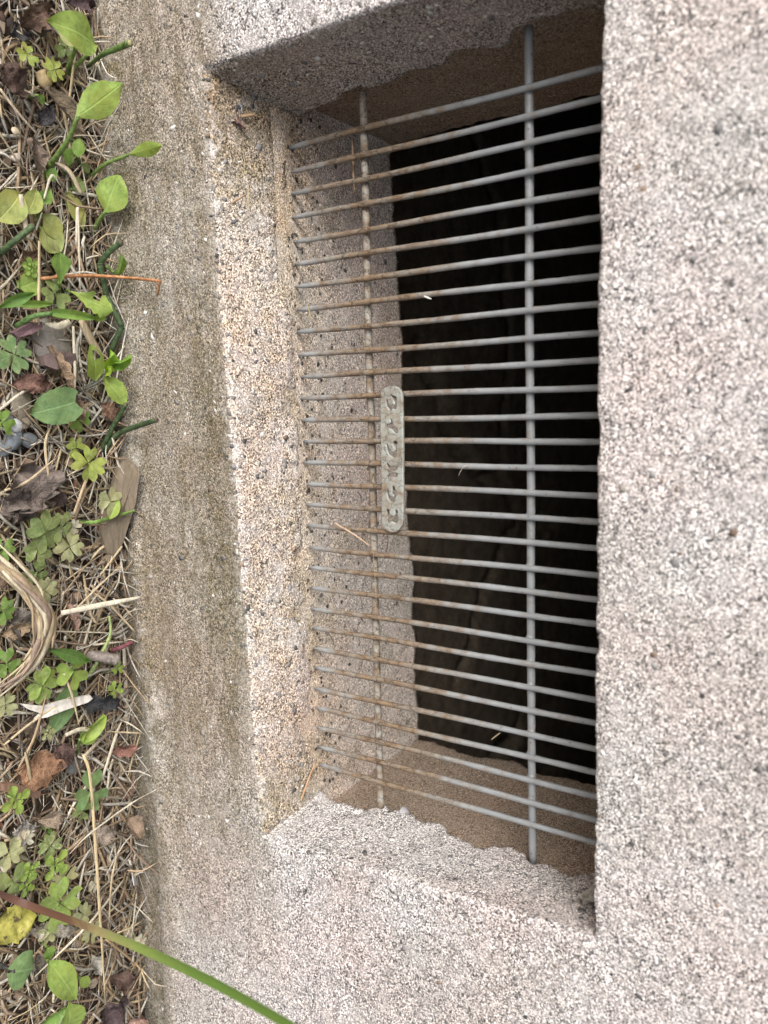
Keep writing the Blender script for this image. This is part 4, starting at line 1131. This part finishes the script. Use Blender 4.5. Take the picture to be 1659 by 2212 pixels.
slab('wood_sliver', [(0.1743,-0.0907,0.0006), (0.1803,-0.0826,0.0024), (0.1808,-0.0648,0.0044), (0.1841,-0.0445,0.0042), (0.1873,-0.0426,0.0041), (0.1886,-0.0462,0.0040), (0.1877,-0.0653,0.0041), (0.1879,-0.0757,0.0041), (0.1870,-0.0825,0.0021), (0.1849,-0.0783,0.0022), (0.1802,-0.0851,0.0014)], .0022, wood_mat('bleached_wood', (.66, .62, .56)), 'white bleached wood sliver lying across the dark glossy leaf', 'wood')
slab('bark_piece', [(-0.0446,-0.0770,0.0058), (-0.0494,-0.0700,0.0100), (-0.0518,-0.0596,0.0081), (-0.0486,-0.0592,0.0080), (-0.0443,-0.0674,0.0098), (-0.0421,-0.0743,0.0057)], .005, wood_mat('purple_bark', (.17, .10, .11)), 'purplish bark piece above the flat grey stone', 'bark')
slab('bark_piece', [(-0.0320,-0.0597,0.0053), (-0.0349,-0.0498,0.0094), (-0.0338,-0.0403,0.0094), (-0.0284,-0.0376,0.0071), (-0.0239,-0.0524,0.0070), (-0.0266,-0.0586,0.0051)], .006, wood_mat('purple_bark', (.17, .12, .11)), 'shaggy brown-purple bark piece below the flat grey stone', 'bark')
slab('bark_piece', [(0.2203,-0.1055,-0.0053), (0.2223,-0.0986,-0.0034), (0.2358,-0.0810,-0.0039), (0.2409,-0.0813,-0.0052), (0.2332,-0.0933,-0.0038), (0.2243,-0.1058,-0.0055)], .004, wood_mat('red_bark', (.22, .13, .09)), 'reddish bark strip at the frame edge above a bright seedling', 'bark')
slab('bark_piece', [(0.3308,-0.0160,-0.0039), (0.3422,-0.0040,-0.0161), (0.3484,-0.0040,-0.0148), (0.3385,-0.0152,-0.0043)], .0012, wood_mat('white_chip', (.75, .74, .72)), 'small white chip standing at the foot of the wall', 'chip')

# ---- twisted bundle of dry grass
bd = rootat('straw_bundle', (0.1217,-0.0870,-0.0052), 'thick twisted bundle of dry straw curling at the frame edge', 'straw bundle')
bpts = [(0.0794,-0.1039,0.0066), (0.0948,-0.0919,0.0120), (0.1118,-0.0826,0.0153), (0.1251,-0.0797,0.0167), (0.1392,-0.0816,0.0141), (0.1516,-0.0904,0.0096), (0.1617,-0.1106,0.0032)]
MST = [wood_mat('straw_a', (.52, .42, .27), .6), wood_mat('straw_b', (.60, .52, .38), .6), wood_mat('straw_c', (.42, .32, .20), .6), wood_mat('straw_d', (.30, .22, .17), .7)]
for k in range(26):
    off = np.array([random.gauss(0, .0030), random.gauss(0, .0030), random.gauss(0, .0018)])
    pp = [np.array(b) + off * (1 + .3 * math.sin(i + k)) + np.array([random.gauss(0, .0013), random.gauss(0, .0013), random.gauss(0, .0008)]) for i, b in enumerate(bpts)]
    i0 = random.choice([0, 0, 1, 2]); i1 = random.choice([7, 7, 6, 5])
    under(bd, tube('straw', pp[i0:i1], random.choice([[.0008, .0020, .0016, .0004], [.0005, .0011, .0008, .0003], [.0010, .0026, .0022, .0006]]), random.choice(MST), n=24, sides=5, flat=.28))

# ---- single straws, twigs and needles one can pick out
def straw(pts, w, col, label, name='straw', cat='straw', flat=.45, n=16):
    o = tube(name, pts, [w * .8, w, w * .9, w * .35], wood_mat('straw_surface', col, .65), n=n, sides=6, flat=flat)
    tag(o, label, cat, 'single straws and twigs')
    return o
SB, SP, SG, SO = (.55, .44, .28), (.66, .59, .46), (.50, .47, .42), (.42, .24, .11)
tw = rootat('orange_twig', (-0.0763,-0.0594,0.0152), 'thin orange twig with a kinked end reaching over the wall', 'twig')
under(tw, tube('twig', [(-0.0760,-0.0594,0.0151), (-0.0790,-0.0412,0.0213), (-0.0810,-0.0140,0.0253), (-0.0748,-0.0120,0.0627)], [.0010, .0011, .0009], stemmat((.42, .20, .09)), n=16, sides=6))
under(tw, tube('kinked_end', [(-0.0751,-0.0120,0.0623), (-0.0677,-0.0080,0.0554)], [.0009, .0006], stemmat((.40, .19, .09)), n=6, sides=6))
straw([(-0.1795,-0.0100,0.0012), (-0.1639,-0.0060,-0.0016), (-0.1327,-0.0060,0.0003), (-0.0949,-0.0080,0.0032)], .0012, (.46, .31, .18), 'long orange-brown straw lying along the foot of the wall')
straw([(-0.2164,-0.0060,0.0079), (-0.1817,-0.0060,0.0061), (-0.1541,-0.0060,0.0062), (-0.0987,-0.0050,0.0107)], .0006, SP, 'hair-thin pale straw running beside the orange-brown one')
straw([(0.1237,-0.0643,0.0128), (0.1243,-0.0120,0.0239)], .0020, SP, 'pale flat straw pointing onto the wall above the green stem')
straw([(0.2213,-0.0535,0.0067), (0.2381,-0.0508,0.0080), (0.2933,-0.0513,0.0076), (0.3496,-0.0497,0.0033), (0.4069,-0.0481,-0.0011)], .0013, (.58, .46, .27), 'longest thick upright straw running down past the blade')
straw([(0.2540,-0.0200,0.0334), (0.2704,-0.0200,0.0078), (0.2736,-0.0561,0.0105), (0.2824,-0.0695,0.0061)], .0007, SP, 'thin pale straw with its tip crossing onto the wall')
straw([(0.3346,-0.0180,-0.0104), (0.3393,-0.0593,0.0037), (0.3518,-0.0978,0.0012)], .0011, SP, 'long diagonal pale straw passing under the blade')
straw([(0.2756,-0.0100,-0.0044), (0.3050,-0.0100,-0.0168), (0.3179,-0.0351,0.0006), (0.3568,-0.0375,-0.0050)], .0011, SB, 'tan straw standing beside the wall below the thin tip')
straw([(0.3249,-0.0060,-0.0220), (0.3545,-0.0060,-0.0275), (0.3902,-0.0060,-0.0321)], .0010, SP, 'short pale straw upright against the foot of the wall')
straw([(0.3095,-0.0060,-0.0253), (0.3550,-0.0080,-0.0324), (0.3962,-0.0080,-0.0416)], .0006, SP, 'hair-thin upright straw near the wall above the blade')
straw([(0.3579,-0.0080,-0.0244), (0.3668,-0.0100,0.0077)], .0007, SP, 'thin straw tip resting on the wall above the blade')
straw([(0.3625,-0.0429,-0.0013), (0.4052,-0.0120,-0.0172), (0.4143,-0.0100,-0.0018)], .0009, (.46, .33, .18), 'brown straw tip crossing onto the wall below the blade')
straw([(0.0852,-0.0972,0.0064), (0.0957,-0.0838,0.0059)], .0016, SP, 'pale short straw above the straw bundle')
straw([(0.1308,-0.0559,0.0045), (0.1169,-0.0380,0.0090), (0.1037,-0.0130,0.0076)], .0007, SB, 'thin tan straw rising above the pale flat straw')
straw([(0.0917,-0.0100,0.0062), (0.1085,-0.0291,0.0054)], .0009, SB, 'straw lying from the wood chip down to the left')
straw([(0.1511,-0.0080,0.0101), (0.1275,-0.0261,0.0086), (0.1114,-0.0431,0.0073)], .0008, SB, 'straw slanting onto the wall through the pale flat straw')
straw([(0.1023,-0.0060,0.0100), (0.1260,-0.0080,-0.0119), (0.1342,-0.0326,0.0043)], .0009, (.50, .36, .22), 'tan straw tip crossing the wall below the wood chip')
straw([(0.1346,-0.0698,0.0043), (0.1530,-0.0100,-0.0010)], .0005, SP, 'hair-thin level straw under the pale flat straw')
straw([(0.1539,-0.0796,0.0075), (0.1394,-0.0726,0.0101), (0.1261,-0.0629,0.0087)], .0011, (.38, .26, .16), 'brown straw rising from the straw bundle')
straw([(0.1637,-0.0060,-0.0052), (0.1965,-0.0050,-0.0083), (0.2313,-0.0050,-0.0104)], .0018, SP, 'broad pale straw lying along the wall by the black leaf')
straw([(0.2043,-0.0639,0.0054), (0.2053,-0.0509,0.0053), (0.2161,-0.0350,0.0029)], .0016, (.52, .46, .36), 'flat grey-tan straw over the folded bright leaf')
straw([(0.2264,-0.0487,0.0004), (0.2189,-0.0378,0.0028), (0.2189,-0.0100,-0.0097)], .0015, (.46, .38, .28), 'grey straw below the folded bright leaf')
straw([(0.2458,-0.0369,0.0016), (0.2208,-0.0248,0.0027), (0.2137,-0.0181,0.0010)], .0013, SP, 'white straw leaning beside the wall below the folded leaf')
straw([(0.2253,-0.0060,0.0062), (0.2147,-0.0319,0.0029)], .0006, SB, 'thin level straw tip touching the wall')
straw([(0.2512,-0.0040,-0.0039), (0.2302,-0.0060,-0.0070)], .0005, SB, 'tiny straw tip just under the level one')
straw([(0.1973,-0.1014,-0.0003), (0.1882,-0.0845,0.0040), (0.1798,-0.0561,0.0064)], .0009, SB, 'long tan straw slanting across the wood sliver')
straw([(0.2157,-0.0932,-0.0011), (0.1975,-0.0837,0.0037), (0.1731,-0.0753,0.0067)], .0010, (.45, .33, .20), 'brown straw crossing below the speckled bright clover')
straw([(0.1631,-0.0637,0.0091), (0.1783,-0.0591,0.0085), (0.2036,-0.0521,0.0034)], .0009, SB, 'straw crossing the dark glossy leaf')
straw([(-0.0502,-0.0394,0.0141), (-0.0266,-0.0398,0.0131), (-0.0098,-0.0412,0.0124)], .0012, SP, 'upright pale straw right of the rolled orange leaf')
straw([(-0.0549,-0.0321,0.0123), (-0.0413,-0.0246,0.0117), (-0.0329,-0.0175,0.0113)], .0032, (.46, .36, .24), 'thick tan stalk lying above the eaten leaf')
straw([(-0.0897,-0.0394,0.0137), (-0.0746,-0.0291,0.0131), (-0.0534,-0.0136,0.0102)], .0011, SG, 'grey straw lying past the torn bright leaf')
straw([(-0.0527,-0.0418,0.0142), (-0.0496,-0.0491,0.0140), (-0.0506,-0.0569,0.0121)], .0024, SP, 'pale broad straw fragment under the strap leaf')
straw([(-0.1286,-0.0282,0.0174), (-0.1402,-0.0358,0.0178), (-0.1447,-0.0420,0.0140)], .0017, (.50, .40, .28), 'flat tan straw below the small oval leaves')
straw([(-0.1217,-0.0526,0.0151), (-0.1351,-0.0479,0.0176), (-0.1316,-0.0412,0.0155)], .0008, SP, 'thin bent straw beside the pale lobed leaf')
straw([(-0.1209,-0.0685,0.0170), (-0.1018,-0.0649,0.0142), (-0.0975,-0.0611,0.0120)], .0018, (.55, .47, .36), 'broad straw crossing the pale lobed leaves')
straw([(-0.1815,-0.0315,0.0176), (-0.1982,-0.0292,0.0203), (-0.2131,-0.0260,0.0209)], .0009, SB, 'tan straw beside the stalks of the big oval leaf')
straw([(-0.1747,-0.0754,0.0173), (-0.1649,-0.0652,0.0169), (-0.1573,-0.0531,0.0146)], .0010, (.52, .42, .30), 'straw over the large dark brown dead leaf')
straw([(-0.0982,-0.0339,0.0161), (-0.1194,-0.0329,0.0190), (-0.0688,-0.0315,0.0128)], .0010, SP, 'pale upright straw left of the dark jointed stem')
straw([(-0.0973,-0.0587,0.0160), (-0.0607,-0.0617,0.0145), (-0.0437,-0.0622,0.0118)], .0010, SB, 'upright tan straw right of the dark pointed blade')
straw([(-0.0012,-0.0892,0.0100), (-0.0102,-0.0757,0.0104), (-0.0161,-0.0620,0.0086)], .0009, SP, 'pale straw over the red-brown leaf with a yellow patch')
straw([(0.0397,-0.0627,0.0103), (0.0202,-0.0621,0.0091), (0.0093,-0.0575,0.0096)], .0010, SB, 'tan straw between the pebbles and the clover')
straw([(0.0449,-0.0913,0.0101), (0.0408,-0.0778,0.0122), (0.0288,-0.0586,0.0127)], .0009, SB, 'straw slanting over the largest dead leaf')
straw([(0.0645,-0.0467,0.0092), (0.0451,-0.0369,0.0101), (0.0370,-0.0297,0.0084)], .0012, (.50, .38, .24), 'tan straw below the large yellow-green clover')
straw([(0.0188,-0.0132,0.0092), (0.0357,-0.0099,0.0085), (0.0395,-0.0080,0.0089)], .0010, SP, 'pale straw piece at the top corner of the wood chip')
# on the concrete and the bars
straw([(-0.1798,0.0080,0.0962), (-0.1744,0.0120,0.0947), (-0.1678,0.0140,0.0960)], .0009, (.28, .13, .10), 'red-brown twig lying on the sill in its upper corner', 'twig', 'twig')
dead((-0.1684,0.0150,0.0943), (-0.1592,0.0200,0.1081), .006, 'lance', (.20, .09, .08), 'small red dead leaf at the end of the sill twig', cup=.3, arch=.05, group=None)
straw([(-0.1675,0.0200,0.1050), (-0.1693,0.0260,0.1113)], .0011, (.34, .22, .12), 'short brown twig lodged where sill meets the shaded reveal', 'twig', 'twig')
straw([(-0.1628,0.0040,0.0950), (-0.1675,0.0060,0.0956)], .0010, (.38, .25, .12), 'stubby brown husk on the edge of the sill', 'twig', 'twig')
straw([(-0.1560,0.0630,0.1548), (-0.1244,0.0640,0.1541)], .0016, (.34, .22, .14), 'brown reed piece wedged behind the lower rod', 'twig', 'twig')
straw([(0.0770,0.0500,0.1392), (0.0837,0.0510,0.1537), (0.0905,0.0520,0.1651)], .0007, (.55, .40, .28), 'thin tan straw caught on the bars below the name plate')
straw([(0.0935,0.0530,0.1664), (0.1205,0.0540,0.1668), (0.1357,0.0540,0.1662)], .0003, (.45, .32, .22), 'hair-thin fibre hanging along the lower rod')
straw([(0.0442,0.0500,0.1169), (0.0569,0.0500,0.1177)], .0006, (.55, .45, .3), 'tiny straw on the sill at the bar feet')
straw([(0.0446,0.0520,0.2279), (0.0395,0.0500,0.2320), (0.0381,0.0530,0.2340)], .0003, (.70, .66, .58), 'curly pale fibre hanging in front of the dark gap')
straw([(-0.0578,0.0510,0.2085), (-0.0556,0.0500,0.2138)], .0006, (.85, .84, .80), 'white fleck stuck to a bar right of the rod')
straw([(-0.0596,0.0480,0.1273), (-0.0507,0.0460,0.1306)], .0009, (.30, .24, .12), 'small dark straw beside the bar feet on the upper half of the sill')
straw([(0.1469,0.0300,0.0966), (0.1362,0.0360,0.1159)], .0009, (.50, .36, .16), 'ochre straw lying on the lower half of the sill')
straw([(0.2631,0.0300,0.1172), (0.2512,0.0400,0.1170), (0.2436,0.0460,0.1175)], .0011, (.50, .30, .18), 'rust and white straw in the bottom corner of the sill')
straw([(0.2668,0.0200,0.1101), (0.2548,0.0360,0.1088)], .0005, SB, 'fine straw in the bottom corner of the sill')
straw([(-0.1177,0.0120,0.1006), (-0.1224,0.0160,0.1090)], .0009, (.50, .36, .24), 'short tan straw on the upper part of the sill')
straw([(-0.1279,0.0180,0.1098), (-0.1136,0.0180,0.1091)], .0007, SB, 'upright fine straw on the upper part of the sill')
straw([(0.2002,0.0520,0.2469), (0.1941,0.0500,0.2533)], .0008, (.50, .40, .26), 'dry husk caught on a bar near the bottom')

# ------------------------------------------------------------------ litter nobody could count
MAT_LIT = tinted('dry_litter', .8, 700, .0005)
def pile(name, label, cat, pieces):
    Vs, Fs, Cs, b = [], [], [], 0
    for V, F, c in pieces:
        V = np.asarray(V); Vs.append(V); Fs += [tuple(i + b for i in f) for f in F]; b += len(V)
        Cs.append(np.tile(c, (len(V), 1)))
    me = mesh_of(name, np.concatenate(Vs), Fs); cattr(me, 'tint', np.concatenate(Cs))
    return tag(link(name, me, MAT_LIT), label, cat, kind='stuff')
def spot():
    if random.random() < .66:
        x, y = random.uniform(-.30, .46), -.003 - random.random() ** 1.15 * .135
    else:
        x, y = random.gauss(.08, .38), -.003 - min(abs(random.gauss(0, .20)), .6)
    return x, y
pieces = []
STC = [(.55, .44, .28), (.66, .59, .46), (.48, .44, .38), (.40, .29, .18), (.30, .22, .16), (.72, .67, .57), (.45, .33, .22)]
for k in range(6200):
    x, y = spot()
    L = random.choice([.010, .016, .022, .032, .045]) * random.uniform(.7, 1.3)
    a = random.gauss(0, .75) if random.random() < .55 else random.uniform(0, math.pi)
    z = soil_top(x, y) + random.uniform(.0015, .0105)
    d = np.array([math.cos(a), math.sin(a), random.gauss(0, .12)]) * L / 2
    p = np.array([x, y, z]); q0, q1 = p - d, p + d
    if max(q0[1], q1[1]) > -.002:
        s = max(q0[1], q1[1]) + .002; q0[1] -= s; q1[1] -= s
    mid = (q0 + q1) / 2 + np.array([random.gauss(0, L * .10), -abs(random.gauss(0, L * .07)), random.uniform(0, L * .07)])
    w = random.choice([.00022, .0003, .0004, .0006, .0008, .0012])
    V, F = tube_arrays(smooth_path([q0, mid, q1], 5), np.array([w * .7, w, w, w * .9, w * .3]), 4, .5)
    pieces.append((V, F, np.array(random.choice(STC)) * random.uniform(.42, 1.02)))
for k in range(190):            # straws leaning on the foot of the wall
    x = random.uniform(-.28, .42); L = random.choice([.010, .016, .024, .034])
    z = ground_z(x) + random.uniform(.002, .010)
    q0 = np.array([x, -random.uniform(.006, .02), z]); up = random.uniform(.1, .6)
    q1 = q0 + np.array([random.gauss(0, .7), 0, up]) * L; q1[1] = -random.uniform(.0018, .005)
    mid = (q0 + q1) / 2 + np.array([random.gauss(0, L * .08), -.001, 0])
    w = random.choice([.0002, .0003, .0005, .0007])
    V, F = tube_arrays(smooth_path([q0, mid, q1], 5), np.array([w * .7, w, w, w * .9, w * .3]), 4, .5)
    pieces.append((V, F, np.array(random.choice(STC)) * random.uniform(.6, 1.05)))
pile('dry_grass_litter', 'mat of dry tan and grey grass litter covering the soil', 'dry grass', pieces)
pieces = []
FRC = [(.16, .10, .07), (.10, .065, .05), (.24, .17, .12), (.30, .22, .16), (.07, .055, .05), (.36, .29, .22), (.22, .12, .08)]
for k in range(1900):
    x, y = spot()
    s = random.uniform(.002, .0065)
    z = soil_top(x, y) + random.uniform(.0, .005)
    nn = random.randint(5, 7); a0 = random.uniform(0, 6.28); el = random.uniform(.35, .9)
    tx, ty = random.gauss(0, .4), random.gauss(0, .4)
    V = [(x, min(y, -.003), z + random.uniform(0, s * .35))]
    for i in range(nn):
        a = a0 + 2 * math.pi * i / nn; r = s * random.uniform(.65, 1.15)
        ux, uy = math.cos(a) * r, math.sin(a) * r * el
        V.append((x + ux, min(y + uy, -.001), z + tx * ux + ty * uy))
    F = [(0, i + 1, (i + 1) % nn + 1) for i in range(nn)]
    pieces.append((V, F, np.array(random.choice(FRC)) * random.uniform(.6, 1.3)))
pile('leaf_fragments', 'crumbled brown leaf fragments strewn over the soil', 'leaf litter', pieces)
pieces = []
for k in range(1700):
    x, y = spot()
    s = random.uniform(.0008, .0026)
    z = soil_top(x, y) + s * .3
    V = ICV * (1 + rng.uniform(-.25, .25, len(ICV)))[:, None] * s * np.array([1, random.uniform(.6, 1), .7]) + np.array([x, min(y, -.003), z])
    pieces.append((V, ICF, np.array(random.choice([(.10, .08, .06), (.16, .13, .10), (.24, .21, .17), (.07, .06, .055), (.3, .27, .24)])) * random.uniform(.7, 1.2)))
pile('soil_crumbs', 'small dark soil crumbs and grit between the litter', 'soil crumbs', pieces)

pieces = []
for k in range(300):            # dark grit added to stand in for the shadowed joint at the bar feet
    c_ = rng.integers(3, NB - 3); r_ = int(min(40, 4 + abs(rng.normal()) * 7))
    p = Q[r_, c_] + rng.normal(size=3) * [.001, .002, 0]
    s = random.uniform(.0005, .0016) * (1.3 if random.random() < .12 else 1)
    V = ICV * (1 + rng.uniform(-.3, .3, len(ICV)))[:, None] * s * np.array([1, random.uniform(.5, 1), .6]) + p + np.array([0, 0, s * .25])
    pieces.append((V, ICF, np.array(random.choice([(.07, .055, .04), (.10, .085, .065), (.20, .17, .13), (.36, .31, .25), (.05, .045, .04)])) * random.uniform(.7, 1.3)))
for k in range(70):
    c_ = rng.integers(3, NB - 3); r_ = rng.integers(4, 34)
    p = Q[r_, c_] + np.array([0, 0, .0008]); a = random.uniform(0, 3.14); L = random.uniform(.002, .008)
    d = np.array([math.cos(a), math.sin(a), 0]) * L; w = random.uniform(.00015, .0004)
    V, F = tube_arrays(smooth_path([p - d, p + np.array([random.gauss(0, L * .2), 0, .0006]), p + d], 4), np.array([w, w, w, w * .5]), 4, .6)
    pieces.append((V, F, np.array(random.choice([(.45, .36, .24), (.25, .16, .10), (.14, .09, .07)])) * random.uniform(.7, 1.2)))
pile('joint_shade_grit', 'added dark grit and straw bits standing in for the shadowed joint at the bar feet', 'grit', pieces)
